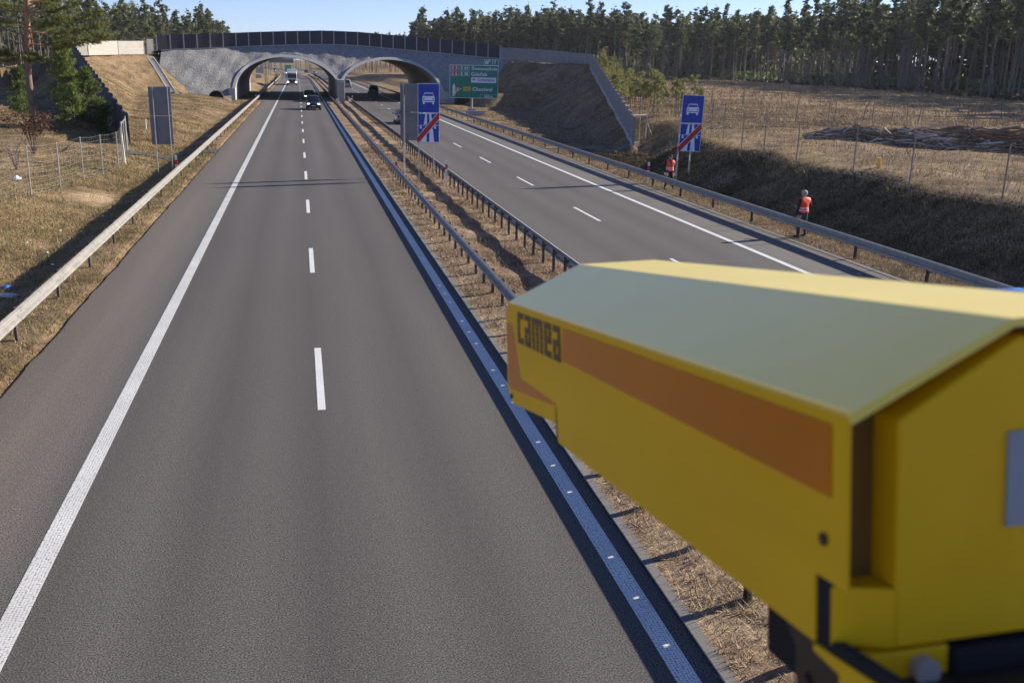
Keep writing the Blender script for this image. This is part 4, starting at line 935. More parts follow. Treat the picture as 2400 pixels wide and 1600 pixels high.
    for s in (-1, 1): b.sphere((s*.032, -.098, 1.675), .012); b.sphere((s*.083, .0, 1.665), .022, (.5, .8, 1.3))
    b.sphere((0, -.112, 1.645), .016, (.8, 1, 1.5)); b.sphere((0, -.104, 1.607), .018, (1.3, .4, .35)); b.build('face_features', M['skin'], r, smooth=True)
    if cap: b = MB(); b.prism([(-.075, 0), (.075, 0), (.06, -.075), (-.06, -.075)], (0, -.095, 1.715), (1, 0, 0), (0, 1, 0), (0, 0, 1), .012); b.build('cap_peak', hairm, r)
    return r
person('man in dark cap and black trousers behind the rail, vest open at the neck', 18.55, 48.32, H(18.55, 48.32), rad(12),
       dict(hand={-1: (-.25, -.12, .90), 1: (.27, .02, .86)}, elbow={-1: (-.27, .05, 1.13), 1: (.28, .06, 1.12)}, knee={-1: (-.12, -.03, .50), 1: (.13, -.05, .50)}, foot={-1: (-.17, .06, .10), 1: (.17, -.08, .10)}), M['cloth_black'], M['hair_dark'], cap=True)
person('grey-haired man in jeans seen from behind, elbow out, near the rail', 18.34, 33.7, H(18.34, 33.7), rad(180+20),
       dict(hand={-1: (-.12, -.26, 1.12), 1: (.28, .0, .85)}, elbow={-1: (-.34, .0, 1.16), 1: (.29, .05, 1.12)}, knee={-1: (-.13, .0, .50), 1: (.13, -.03, .50)}, foot={-1: (-.15, .04, .10), 1: (.19, .06, .10)}), M['denim'], M['hair_grey'])
b = MB(); b.box((0, 0, 0), (.13, .01, .10)); o = b.build('paper_sheet', M['paper'], loc=(18.27, 48.18, .83)); tag(o, 'small white sheet held in the hand of the man in the cap', 'paper')

# ------------------------------------------------------------------ trees
def quads_rand(cent, size, flat=0.5, rng=RNG, asp=1.0):
    """leaf-clump quads at centres; flat 0..1 biases normals upward"""
    cent = np.asarray(cent, float); n = len(cent)
    nrm = rng.normal(0, 1, (n, 3)); nrm[:, 2] = np.abs(nrm[:, 2])+flat*2.0; nrm /= np.linalg.norm(nrm, axis=1)[:, None]
    t = rng.normal(0, 1, (n, 3)); t -= (t*nrm).sum(1)[:, None]*nrm; t /= np.linalg.norm(t, axis=1)[:, None]; bt = np.cross(nrm, t)
    s = (rng.uniform(0.6, 1.3, n)*size/2)[:, None]
    j = lambda: rng.uniform(.6, 1.15, (n, 1))
    v = np.stack([cent-t*s*j()*asp-bt*s*j(), cent+t*s*j()*asp-bt*s*j(), cent+t*s*j()*asp+bt*s*j(), cent-t*s*j()*asp+bt*s*j()], 1).reshape(-1, 3)
    return v, np.arange(4*n).reshape(-1, 4)
def trunk_mb(h, r, wob, rng, top=.04, n=7, seg=7):
    b = MB(); pts, rs = [], []
    wx, wy = rng.normal(0, wob, 2); ph = rng.uniform(0, 6)
    for i in range(seg+1):
        t = i/seg; pts.append((wx*t+math.sin(t*4+ph)*wob*.4-math.sin(ph)*wob*.4, wy*t, h*t-.3*(i == 0))); rs.append(r*(1-t)**.8+top*.5+(.35*r if i == 0 else 0))
    b.path(pts, rs, n); return b, pts
def forest_pine(seed, h, crown_frac, cr, nq=210, qs=.75):
    rng = np.random.default_rng(seed); b, pts = trunk_mb(h*.96, .15, .5, rng, n=5, seg=5)
    at = lambda z: Vector(pts[0]).lerp(Vector(pts[-1]), max(0, min(1, z/(h*.96))))
    C = []; nb = rng.integers(13, 18)
    for i in range(nb):
        t = (i+rng.uniform(0, .8))/nb; z = h*(1-crown_frac)+h*crown_frac*t*.97; a = rng.uniform(0, 6.28); prof = (1-t*.90)*(0.6+.4*min(1, t*4+.35)); L = cr*prof*rng.uniform(.6, 1.2)
        p = at(z); e = p+Vector((math.cos(a)*L, math.sin(a)*L, L*rng.uniform(.05, .5))); b.path([p, p.lerp(e, .5)+Vector((0, 0, -.06)), e], [.05, .035, .012], 4)
        k = int(nq/nb*(.5+prof))
        for _ in range(k):
            u = rng.uniform(.35, 1.05); q = p.lerp(e, u); C.append((q.x+rng.normal(0, .34), q.y+rng.normal(0, .34), q.z+rng.normal(.08, .20)))
    tp = at(h*.96)
    for _ in range(14): C.append((tp.x+rng.normal(0, .3), tp.y+rng.normal(0, .3), h*.96+rng.normal(0, .5)))
    for _ in range(7):
        z = rng.uniform(h*.3, h*(1-crown_frac)); a = rng.uniform(0, 6.28); p = at(z); L = rng.uniform(.5, 1.4); b.path([p, p+Vector((math.cos(a)*L, math.sin(a)*L, rng.uniform(-.3, .2)))], [.03, .01], 3)
    v, f = quads_rand(C, qs, .35, rng); return b, v, f
VAR = []
for i in range(9):
    b, v, f = forest_pine(100+i, 19+(i*1.37) % 4.5, (.44, .52, .40, .56, .48, .50, .42, .46, .50)[i], (2.5, 3.0, 2.3, 2.7, 3.1, 2.4, 2.8, 2.6, 3.0)[i], 470, .58)
    me = bpy.data.meshes.new('trunk'); me.from_pydata(b.v, [], b.f); me.materials.append(M['grey_bark'] if i != 4 else M['bark']); me.update()
    VAR.append((me, np_mesh('crown', v, f, M['needle']), (np.array(b.v), b.f, v, f)))
def pine(x, y, k, sc, label, group):
    r = empty('pine_tree', (x, y, H(x, y)-.1), RNG.uniform(0, 6.28)); r.scale = (sc, sc, sc*RNG.uniform(.92, 1.08)); tag(r, label, 'tree', group)
    link('trunk', VAR[k][0], r); link('crown', VAR[k][1], r); return r
def along(poly, d):
    for i in range(len(poly)-1):
        a, c = Vector(poly[i]), Vector(poly[i+1]); L = (c-a).length
        if d <= L or i == len(poly)-2: q = a.lerp(c, d/L); t = (c-a).normalized(); return q, Vector((-t.y, t.x))
        d -= L
EDGE_R = [(88, 50), (104, 87), (116, 140), (127, 190), (133, 240), (134, 290), (112, 312), (80, 318), (37, 376)]
EDGE_L = [(-92, 215), (-74, 258), (-46, 322), (-29, 368), (-33, 440), (-36, 560)]
LEN = lambda poly: sum((Vector(poly[i+1])-Vector(poly[i])).length for i in range(len(poly)-1))
def out_side(poly, left): return -1 if left else 1
LR = LEN(EDGE_R); n = 205
for i in range(n):
    d = LR*(i+RNG.uniform(-.4, .4))/n; q, nn = along(EDGE_R, max(0, d)); dep = abs(RNG.normal(0, 5.5)); p = q-nn*dep
    pine(p.x, p.y, int(RNG.integers(0, 9)), RNG.uniform(.88, 1.12), 'tall bare-trunked pine at the edge of the forest across the field', 'pines along the forest edge across the field')
LL = LEN(EDGE_L); n = 88
for i in range(n):
    d = LL*((i+RNG.uniform(-.4, .4))/n)**1.0; q, nn = along(EDGE_L, max(0, d)); dep = abs(RNG.normal(0, 6)); p = q+nn*dep
    pine(p.x, p.y, int(RNG.integers(0, 9)), RNG.uniform(.86, 1.06), 'sunlit pine in the forest behind the pale wall and dark screen', 'pines of the sunlit forest beyond the overpass')
# the wood behind, one mass
def mass(name, spots, mat_t, mat_c, keep=1.0):
    tv, tf, cv, cfs = [], [], [], []; nt = nc = 0
    for (x, y, sc) in spots:
        T, F_, CV, CF = VAR[int(RNG.integers(0, 9))][2]; a = RNG.uniform(0, 6.28); R = np.array([[math.cos(a), -math.sin(a), 0], [math.sin(a), math.cos(a), 0], [0, 0, 1]]); o = np.array([x, y, H(x, y)-.1])
        nb_ = 5*6; t = (T[:nb_]*sc)@R.T+o; tv.append(t); tf += [tuple(nt+k for k in ff) for ff in F_ if max(ff) < nb_]; nt += len(t)
        m_ = RNG.uniform(0, 1, len(CF)) < keep; c = (CV.reshape(-1, 4, 3)[m_].reshape(-1, 3)*sc)@R.T+o; cv.append(c); nc += len(c)
    me = bpy.data.meshes.new(name); V_ = np.concatenate(tv+cv); k0 = sum(len(t) for t in tv)
    fs = tf+[tuple(k0+4*i+j for j in range(4)) for i in range(nc//4)]; me.from_pydata(V_.tolist(), [], fs); me.materials.append(mat_t); me.materials.append(mat_c)
    me.polygons.foreach_set('material_index', [0]*len(tf)+[1]*(nc//4)); me.update(); o = link(name, me); tag(o, kind='stuff'); return o
sp = []
for i in range(900):
    d = RNG.uniform(0, LR); q, nn = along(EDGE_R, d); dep = 7+RNG.uniform(0, 1)**1.3*75; p = q-nn*dep; sp.append((p.x, p.y, RNG.uniform(.85, 1.05)))
for i in range(60): sp.append((RNG.uniform(115, 200), RNG.uniform(30, 120), RNG.uniform(.9, 1.1)))
mass('forest', sp, M['grey_bark'], M['needle'], .55)
def deep(name, edge, side, n, d0, d1):
    L_ = LEN(edge); tv, tf, C = [], [], []
    for i in range(n):
        q, nn = along(edge, RNG.uniform(0, L_)); p = q+nn*side*RNG.uniform(d0, d1); h = RNG.uniform(17, 22); z = H(p.x, p.y); r = RNG.uniform(.16, .30); k0 = len(tv)
        for zz, rr in ((-.3, r), (h, r*.35)):
            for j in range(4): tv.append((p.x+rr*math.cos(j*1.571+i), p.y+rr*math.sin(j*1.571+i), z+zz))
        tf += [(k0+j, k0+(j+1) % 4, k0+4+(j+1) % 4, k0+4+j) for j in range(4)]
        for _ in range(26):
            t = RNG.uniform(0, 1); w = 1.9*(1-t*.8); C.append((p.x+RNG.normal(0, w*.6), p.y+RNG.normal(0, w*.6), z+h*(.52+.47*t)))
        for _ in range(5): C.append((p.x+RNG.normal(0, 1), p.y+RNG.normal(0, 1), z+h*RNG.uniform(.08, .5)))
    v, f = quads_rand(C, 1.5, .3); k0 = len(tv); me = bpy.data.meshes.new(name); me.from_pydata(tv+v.tolist(), [], tf+(f+k0).tolist())
    me.materials.append(M['grey_bark']); me.materials.append(M['needle']); me.polygons.foreach_set('material_index', [0]*len(tf)+[1]*len(f)); me.update(); tag(link(name, me), kind='stuff')
deep('forest', EDGE_R+[(20, 420)], -1, 6500, 24, 210)
deep('forest', EDGE_L, 1, 1500, 25, 170)
sp = []
for i in range(300):
    d = RNG.uniform(0, LL); q, nn = along(EDGE_L, d); p = q+nn*(7+RNG.uniform(0, 70)); sp.append((p.x, p.y, RNG.uniform(.82, 1.0)))
mass('forest', sp, M['grey_bark'], M['needle'], .55)
sp = [(RNG.uniform(-60, 130), RNG.uniform(640, 760), RNG.uniform(.8, 1.0)) for i in range(330)]
sp = [s for s in sp if not (-22 < s[0] < 22 and s[1] < 690)]
sp += [(RNG.uniform(22, 60), RNG.uniform(470, 600), RNG.uniform(.62, .85)) for i in range(60)]
mass('forest', sp, M['bark'], M['needle'], .6)
# low young growth between the trunks, coloured bright as if sunlit
C = []
for i in range(900):
    d = LR*RNG.uniform(.18, .80); q, nn = along(EDGE_R, d); p = q-nn*RNG.uniform(12, 45); h0 = H(p.x, p.y)
    for _ in range(9): C.append((p.x+RNG.normal(0, .8), p.y+RNG.normal(0, .8), h0+RNG.uniform(.2, 2.8)))
v, f = quads_rand(C, 1.3, .2); o = link('undergrowth', np_mesh('undergrowth', v, f, M['needle_sunlit'])); tag(o, kind='stuff')
C = []
for i in range(260):
    d = LR*RNG.uniform(.05, .98); q, nn = along(EDGE_R, d); p = q-nn*RNG.uniform(-3, 4); h0 = H(p.x, p.y); s = RNG.uniform(.3, 1.0)
    for _ in range(8): C.append((p.x+RNG.normal(0, .7*s), p.y+RNG.normal(0, .7*s), h0+RNG.uniform(.1, 1.3*s)))
v, f = quads_rand(C, .6, .1); o = link('scrub', np_mesh('scrub', v, f, M['scrub'])); tag(o, kind='stuff')

# needle sprays for the nearer trees
def sprays(cents, dirs, n, ln, wd, rng=RNG, spread=.75):
    cents = np.repeat(np.asarray(cents, float), n, 0); dirs = np.repeat(np.asarray(dirs, float), n, 0); m_ = len(cents)
    d = dirs+rng.normal(0, spread, (m_, 3)); d /= np.linalg.norm(d, axis=1)[:, None]
    L = rng.uniform(.6, 1.2, (m_, 1))*ln; s = np.cross(d, rng.normal(0, 1, (m_, 3))); s /= np.linalg.norm(s, axis=1)[:, None]; s *= rng.uniform(.7, 1.3, (m_, 1))*wd/2
    c = cents+rng.normal(0, ln*.18, (m_, 3))
    v = np.stack([c-s, c+s, c+d*L+s*.25, c+d*L-s*.25], 1).reshape(-1, 3); return v, np.arange(4*m_).reshape(-1, 4)
# the big old pine by the ditch
def big_pine(x, y, label):
    rng = np.random.default_rng(5); z0 = H(x, y); r = empty('old_pine', (x, y, z0)); tag(r, label, 'tree')
    b = MB(); h = 13.5; pts = [(0, 0, -.3), (.03, 0, 1.5), (.0, 0, 3.5), (.12, .05, 5.5), (.28, .0, 7.0), (.40, .1, 8.5), (.55, .1, 10), (.6, .1, 12), (.7, 0, h)]
    rs = [.30, .235, .215, .20, .185, .165, .14, .09, .03]; b.path(pts, rs, 10); b.build('trunk', M['bark'], r, smooth=True)
    at = lambda z: Vector(next(Vector(pts[i]).lerp(Vector(pts[i+1]), (z-pts[i][2])/(pts[i+1][2]-pts[i][2])) for i in range(8) if pts[i+1][2] >= z))
    C, D = [], []
    bt = MB()
    specs = [(4.7, 2.6, 4.4, .05), (5.0, -1.2, 2.4, -.1), (5.3, 3.6, 2.6, -.15), (5.8, .15, 4.6, .08), (6.2, -.3, 5.6, .05), (6.6, .5, 5.0, .12), (6.9, -.9, 4.6, .1), (7.2, 2.9, 4.2, .1), (7.4, .05, 6.2, .16), (7.8, -.4, 5.2, .2), (8.0, 2.4, 3.8, .2), (8.3, 1.2, 4.0, .25), (8.6, .2, 5.0, .28), (9.0, 3.3, 4.2, .25), (9.3, -.8, 4.2, .3), (9.7, 1.8, 3.4, .35), (10.2, .3, 3.6, .4), (10.6, 4.2, 3.0, .4), (11.2, 2.2, 2.6, .5), (11.8, .2, 2.2, .6), (12.4, 3.4, 1.6, .8), (13, 1.2, 1.0, 1.0)]
    for (z, a, L, up) in specs:
        p = at(z); dv = Vector((math.cos(a), math.sin(a), up)); n = 7; prev = p; pl = [p]
        for i in range(1, n+1):
            t = i/n; q = p+dv*L*t+Vector((rng.normal(0, .10), rng.normal(0, .10), -.35*L*.15*math.sin(t*3.1)+rng.normal(0, .05))); pl.append(q)
        bt.path(pl, [.055*(1-i/(n+1))+.010 for i in range(n+1)], 5)
        for i in range(2, n+1):
            for _ in range(4):
                sa = a+rng.normal(0, .8); sl = rng.uniform(.3, .9); e = pl[i]+Vector((math.cos(sa)*sl, math.sin(sa)*sl, rng.uniform(-.15, .4)*sl)); bt.path([pl[i], e], [.016, .006], 3)
                for u in (.35, .7, 1.0):
                    for _ in range(2):
                        q = pl[i].lerp(e, u); C.append((q.x+rng.normal(0, .13), q.y+rng.normal(0, .13), q.z+rng.normal(.03, .09))); dd = (e-pl[i]).normalized(); D.append((dd.x*.8, dd.y*.8, dd.z*.8+.45))
    bt.build('branches', M['bark'], r)
    v, f = sprays(C, D, 11, .24, .045, rng, .7); link('crown', np_mesh('crown', v, f, M['needle_near']), r)
    db = MB()
    for (z, a, L, up) in [(2.6, -.1, .9, .1), (3.6, 3.4, 3.2, .5), (4.2, -.6, 1.6, .2), (5.6, 3.0, 4.0, .35), (6.3, 3.5, 4.5, .3), (7.0, 3.9, 4.8, .3), (3.1, 2.7, 2.2, -.35)]:
        p = at(z); pl = [p+Vector((math.cos(a), math.sin(a), up))*L*t+Vector((rng.normal(0, .07), 0, rng.normal(0, .1)-.25*t*t*L*.3)) for t in (0, .3, .6, 1)]; pl[0] = p; db.path(pl, [.05, .035, .022, .008], 5)
    db.build('dead_branches', M['grey_bark'], r)
    return r
big_pine(-18.95, 77.0, 'tall old pine with a bare orange trunk and spreading crown at the field edge')
def conifer(x, y, h, w, seed, label, mat='needle_green'):
    rng = np.random.default_rng(seed); z0 = H(x, y); r = empty('young_conifer', (x, y, z0-.1)); tag(r, label, 'tree')
    b = MB(); b.path([(0, 0, -.2), (.05, 0, h*.5), (0, .05, h)], [.08, .05, .012], 6); C, D = [], []
    nb = int(h*24)
    for i in range(nb):
        t = rng.uniform(.03, 1)**.9; z = h*t; a = rng.uniform(0, 6.28); L = w*(1-t)**.75*rng.uniform(.55, 1.15)*(1.0 if t > .12 else .7)+.12
        e = Vector((math.cos(a)*L, math.sin(a)*L, z+L*.35)); p = Vector((0, 0, z)); b.path([p, e], [.018, .006], 3)
        for u in np.linspace(.3, 1, max(3, int(L*6))):
            q = p.lerp(e, u); C.append((q.x+rng.normal(0, .09), q.y+rng.normal(0, .09), q.z+rng.normal(0, .07))); D.append((math.cos(a)*.6, math.sin(a)*.6, .75))
    b.build('trunk', M['bark'], r); v, f = sprays(C, D, 9, .27, .055, rng, .6); link('crown', np_mesh('crown', v, f, M[mat]), r); return r
conifer(-16.95, 79.0, 6.2, 1.6, 1, 'tallest young conifer beside the old pine trunk')
conifer(-15.3, 78.0, 4.3, 1.45, 2, 'dense young conifer standing in front of the near-black stepped barrier')
conifer(-16.1, 76.5, 3.1, .95, 3, 'smaller bright green conifer at the front of the clump by the fence')
conifer(-14.4, 77.5, 2.3, .75, 4, 'smallest conifer of the clump, nearest the stepped barrier')
conifer(-21.4, 84.0, 4.0, 1.0, 6, 'young conifer behind the old pine trunk')
# brown-leaved bush and bare shrub
def shrub(x, y, h, w, label, leaves, seed):
    rng = np.random.default_rng(seed); r = empty('shrub', (x, y, H(x, y))); tag(r, label, 'bush'); b = MB(); C, D = [], []
    for i in range(16 if leaves else 9):
        a = rng.uniform(0, 6.28); L = rng.uniform(.3, 1)*w; e = Vector((math.cos(a)*L, math.sin(a)*L, h*rng.uniform(.6, 1))); m_ = e*.5+Vector((rng.normal(0, .1), rng.normal(0, .1), .15)); b.path([(0, 0, -.1), m_, e], [.022, .015, .005], 4)
        for _ in range(6):
            q = m_.lerp(e, rng.uniform(0, 1)); s = Vector((rng.normal(0, .3), rng.normal(0, .3), rng.uniform(.0, .4))); b.path([q, q+s], [.008, .004], 3)
            if leaves:
                for _ in range(9): g_ = q+s*rng.uniform(.2, 1.1); C.append((g_.x+rng.normal(0, .10), g_.y+rng.normal(0, .10), g_.z+rng.normal(0, .10)))
    b.build('stems', M['grey_bark'], r)
    if leaves: v, f = quads_rand(C, .10, .1, rng); link('leaves', np_mesh('leaves', v, f, M['brown_leaf']), r)
shrub(-14.6, 58.5, 2.3, 1.3, 'bush still holding brown autumn leaves at the foot of the old pine', True, 3)
shrub(-13.6, 51.0, 1.6, .7, 'bare thin-stemmed shrub by the wire fence', False, 4)
shrub(24.6, 62.0, 1.5, .6, 'bare thin-stemmed shrub beside the eastern gate', False, 5)

# pale saplings on the outer slope beyond the grey stepped barrier
SAP = []
for i in range(5):
    rng = np.random.default_rng(40+i); h = 3.4; b = MB(); b.path([(0, 0, -.2), (rng.normal(0, .06), rng.normal(0, .06), h*.5), (rng.normal(0, .1), rng.normal(0, .1), h)], [.045, .035, .012], 5); C, D = [], []
    for k_ in range(14):
        t = rng.uniform(.42, 1); a = rng.uniform(0, 6.28); L = .75*(1.1-t)*rng.uniform(.6, 1.4)+.1; p = Vector((0, 0, h*t)); e = p+Vector((math.cos(a)*L, math.sin(a)*L, L*.55)); b.path([p, e], [.014, .006], 3)
        for u in (.5, .75, 1): q = p.lerp(e, u); C.append(tuple(q)); D.append((math.cos(a)*.5, math.sin(a)*.5, .8))
    me = bpy.data.meshes.new('stem'); me.from_pydata(b.v, [], b.f); me.materials.append(M['grey_bark']); me.update()
    v, f = sprays(C, D, 8, .28, .06, rng, .6); SAP.append((me, np_mesh('foliage', v, f, M['needle_pale'])))
for i in range(90):
    t = RNG.uniform(0, 1)**.8; y = 73+t*72; xb = RB0[0]+(y-71)/76*(RB1[0]-RB0[0]); x = xb+RNG.uniform(1.0, 5.5); sc = RNG.uniform(.65, 1.15)
    r = empty('pine_sapling', (x, y, H(x, y)-.05), RNG.uniform(0, 6.28)); r.scale = (sc, sc, sc); tag(r, 'spindly pale green pine sapling in the belt outside the grey stepped barrier', 'sapling', 'pine saplings planted outside the stepped barrier')
    k_ = int(RNG.integers(0, 5)); link('stem', SAP[k_][0], r); link('foliage', SAP[k_][1], r)

# ------------------------------------------------------------------ fences
def wire_fence(label, posts, hgt, mat='galv_pole', wires=11, r0=.028, slack=0.0):
    o0 = Vector((posts[0][0], posts[0][1], H(*posts[0]))); r = empty('wire_fence', o0); tag(r, label, 'fence', 'game fences along the motorway')
    pb = MB(); pb.tube((0, 0, -.3), (0, 0, hgt), r0, n=8); first = None; w = MB(); P_ = [Vector((x, y, H(x, y)))-o0 for x, y in posts]
    for p in P_:
        if first is None: first = pb.build('post', M[mat], r); q = first
        else: q = first.copy(); COL.objects.link(q); q.parent = r
        q.location = p
    for i in range(len(P_)-1):
        a, c = P_[i], P_[i+1]
        for k_ in range(wires):
            z = .08+(hgt-.12)*(k_/(wires-1))**1.2; m_ = (a+c)/2+Vector((0, 0, z-slack)); w.path([a+Vector((0, 0, z)), m_, c+Vector((0, 0, z))], [.0035]*3, 3)
        n = int((c-a).length/.3)
        for k_ in range(1, n):
            q = a.lerp(c, k_/n); w.path([q+Vector((0, 0, .08-slack)), q+Vector((0, 0, hgt-.04-slack))], [.0018]*2, 3)
    w.build('wire_mesh', M['galv_pole'], r); return r
wire_fence('wire game fence with galvanised posts along the sandy ditch bank', [(-12.0, 30.5), (-11.7, 37), (-11.25, 43.8), (-10.85, 47.2), (-10.6, 50.9), (-10.2, 53.6), (-10.0, 57.0), (-10.35, 60.6)], 2.05, slack=.05)
wire_fence('wire game fence on tall posts along the crest of the shaded bank', [(23.3, 20), (23.25, 24.5), (23.2, 29.1), (23.1, 34.3), (23.15, 38.5), (23.1, 43.5), (23.15, 47.1), (23.4, 50.3), (24.6, 55.5), (26.4, 61.5), (27.2, 67.5), (26.2, 72.9)], 2.1, 'fence_steel', slack=.02)
def gate(label, A, B, hgt):
    o0 = Vector((A[0], A[1], H(*A))); r = empty('mesh_gate', o0); tag(r, label, 'gate'); c = Vector((B[0], B[1], H(*B)))-o0; c.z = 0
    for s in (Vector((0, 0, 0)), c): b = MB(); b.tube(s+Vector((0, 0, -.3)), s+Vector((0, 0, hgt+.15)), .045, n=8); b.build('post', M['galv_pole'], r)
    d = c.normalized(); a0, a1 = d*.10, c-d*.10; b = MB()
    for p, q in (((a0, .1), (a0, hgt)), ((a1, .1), (a1, hgt)), ((a0, .1), (a1, .1)), ((a0, hgt), (a1, hgt)), (((a0+a1)/2, .1), ((a0+a1)/2, hgt))): b.tube(p[0]+Vector((0, 0, p[1])), q[0]+Vector((0, 0, q[1])), .028, n=6)
    b.build('frame', M['galv_pole'], r); b = MB()
    for i in range(14): t = (i+.5)/14; b.path([a0.lerp(a1, t)+Vector((0, 0, .1)), a0.lerp(a1, t)+Vector((0, 0, hgt))], [.0022]*2, 3)
    for i in range(18): z = .15+(hgt-.2)*i/17; b.path([a0+Vector((0, 0, z)), a1+Vector((0, 0, z))], [.0022]*2, 3)
    b.build('wire_mesh', M['post_steel'], r)
    for s, k_ in ((Vector((0, 0, 0)), -1), (c, 1)): b = MB(); b.tube(s+Vector((0, 0, hgt*.75)), s+Vector((k_*.9*d.x+.2, k_*.9*d.y-.4, -.1)), .022, n=6); b.build('brace', M['galv_pole'], r)
gate('grey mesh gate at the foot of the near-black stepped barrier', (-10.4, 61.2), (-11.0, 66.4), 2.15)
gate('mesh gate at the foot of the grey stepped barrier by the saplings', (24.5, 71.9), (26.1, 73.3), 2.15)
# stakes in the field
sb_ = MB(); sb_.tube((0, 0, -.2), (0, 0, 2.0), .05, .035, n=6); sm = None; n = 0
for (x, y) in [(42.5, 75), (43.2, 75.3), (46, 75.6), (48.5, 78.2), (48.9, 76), (52.4, 79), (51.3, 75.7), (52.4, 70), (57.7, 78), (68, 89.7), (65.8, 84), (39.8, 75.5), (61, 139), (45, 108), (48, 112), (51, 110), (54, 116), (57, 112), (60, 108), (63, 116), (36, 92), (38, 96), (66, 104), (72, 99), (77, 108), (40, 100), (43, 118), (70, 122), (78, 90), (82, 112)]:
    if sm is None: sm = sb_.build('stake', M['grey_bark']); q = sm
    else: q = sm.copy(); COL.objects.link(q)
    q.location = (x, y, H(x, y)); q.rotation_euler = (RNG.normal(0, .05), RNG.normal(.04, .05), 0); q.scale = (1, 1, RNG.uniform(.7, 1.1)); tag(q, 'thin bare stake standing in the dry field', 'stake', 'thin stakes standing about the field')
# long heap of cut branches
bp = empty('brush_heap', (36, 55, H(36, 55))); tag(bp, 'long low heap of cut grey branches lying in the dry field', 'brush heap'); b = MB(); bl = MB()
A_, B_ = Vector((31.8, 57.8)), Vector((43.5, 36.0)); dv = (B_-A_).normalized(); sv = Vector((-dv.y, dv.x)); LL_ = (B_-A_).length
for i in range(1250):
    t = RNG.uniform(0, 1)**.8; ww = .3+1.5*min(1, t*2.6); hh = .2+.95*min(1, t*3); s = RNG.uniform(-1, 1); q = A_+dv*LL_*t+sv*(s*ww); z = H(q.x, q.y)+RNG.uniform(0, 1)*hh*(1-s*s)+.02
    a = RNG.normal(0, .38)+math.atan2(dv.y, dv.x); L = RNG.uniform(.7, 2.2); e = Vector((math.cos(a), math.sin(a), RNG.normal(0, .10)))*L*.5; c = Vector((q.x-36, q.y-55, z-H(36, 55))); k_ = Vector((RNG.normal(0, .08), RNG.normal(0, .10), abs(RNG.normal(0, .16))))
    (b if i % 4 else bl).path([c-e, c+k_, c+e], [RNG.uniform(.03, .08), RNG.uniform(.03, .09), .015], 4)
M['twig'] = plain('dark_twigs', (0.20, 0.135, 0.085), .9, 0, .4, 3.0); M['twig_pale'] = plain('pale_twigs', (0.48, 0.41, 0.33), .9, 0, .3, 3.0)
b.build('dark_branches', M['twig'], bp); bl.build('pale_branches', M['twig_pale'], bp)
b = MB(); b.tube((0, 0, -.1), (0, 0, .36), .09, n=12); b.tube((0, 0, .36), (0, 0, .41), .105, n=12)
o = b.build('marker_post', M['sign_yellow'], loc=(24.6, 38.9, H(24.6, 38.9))); tag(o, 'short yellow capped marker post in the dry grass of the field', 'marker post')
b = MB(); b.tube((0, 0, -.1), (0, 0, .75), .05, n=8); b.tube((0, 0, .75), (0, 0, .85), .065, n=8)
o = b.build('marker_post', M['white_plastic'], loc=(-12.1, 82.5, H(-12.1, 82.5))); tag(o, 'short white marker post on the grass near the tall grey sign back', 'marker post')
# litter
def crumple(name, x, y, s, mat, label, seed, sc=(1, 1, .5)):
    rng = np.random.default_rng(seed); b = MB(); b.sphere((0, 0, 0), 1, (1, 1, 1), 9, 6); b.v = [(p[0]*s*sc[0]*rng.uniform(.6, 1.3), p[1]*s*sc[1]*rng.uniform(.6, 1.3), max(-.02, p[2]*s*sc[2]*rng.uniform(.5, 1.3))) for p in b.v]
    o = b.build(name, mat, loc=(x, y, H(x, y)+.04)); o.rotation_euler.z = rng.uniform(0, 6); tag(o, label, 'litter'); return o
M['bag_blue'] = plain('blue_film', (0.05, 0.16, 0.42), .4, 0, .3, 20); M['bag_grey'] = plain('grey_film', (0.50, 0.52, 0.50), .4, 0, .3, 20)
crumple('plastic_bag', -8.3, 28.6, .16, M['bag_blue'], 'crumpled blue plastic bag in the shadow behind the pale rail', 1)
crumple('plastic_bag', -7.8, 27.0, .20, M['bag_grey'], 'crumpled translucent grey plastic sheet lying in the ditch', 2, (1.6, .7, .4))
crumple('plastic_scrap', -8.4, 33.6, .07, M['white_plastic'], 'white plastic scrap in the ditch by the edge of the rail shadow', 3)
crumple('plastic_scrap', -12.9, 48.2, .20, M['white_plastic'], 'white folded plastic piece on the grass outside the wire fence', 4, (1, .6, .8))
for i, (x, y) in enumerate([(-9.0, 38.2), (-9.3, 34.8), (-8.1, 41.5), (-7.7, 31.2)]):
    o = crumple('paper_scrap', x, y, .06, M['white_plastic'], 'tiny pale scrap of paper lying on the ditch bank', 10+i); o['group'] = 'pale scraps scattered on the ditch bank'

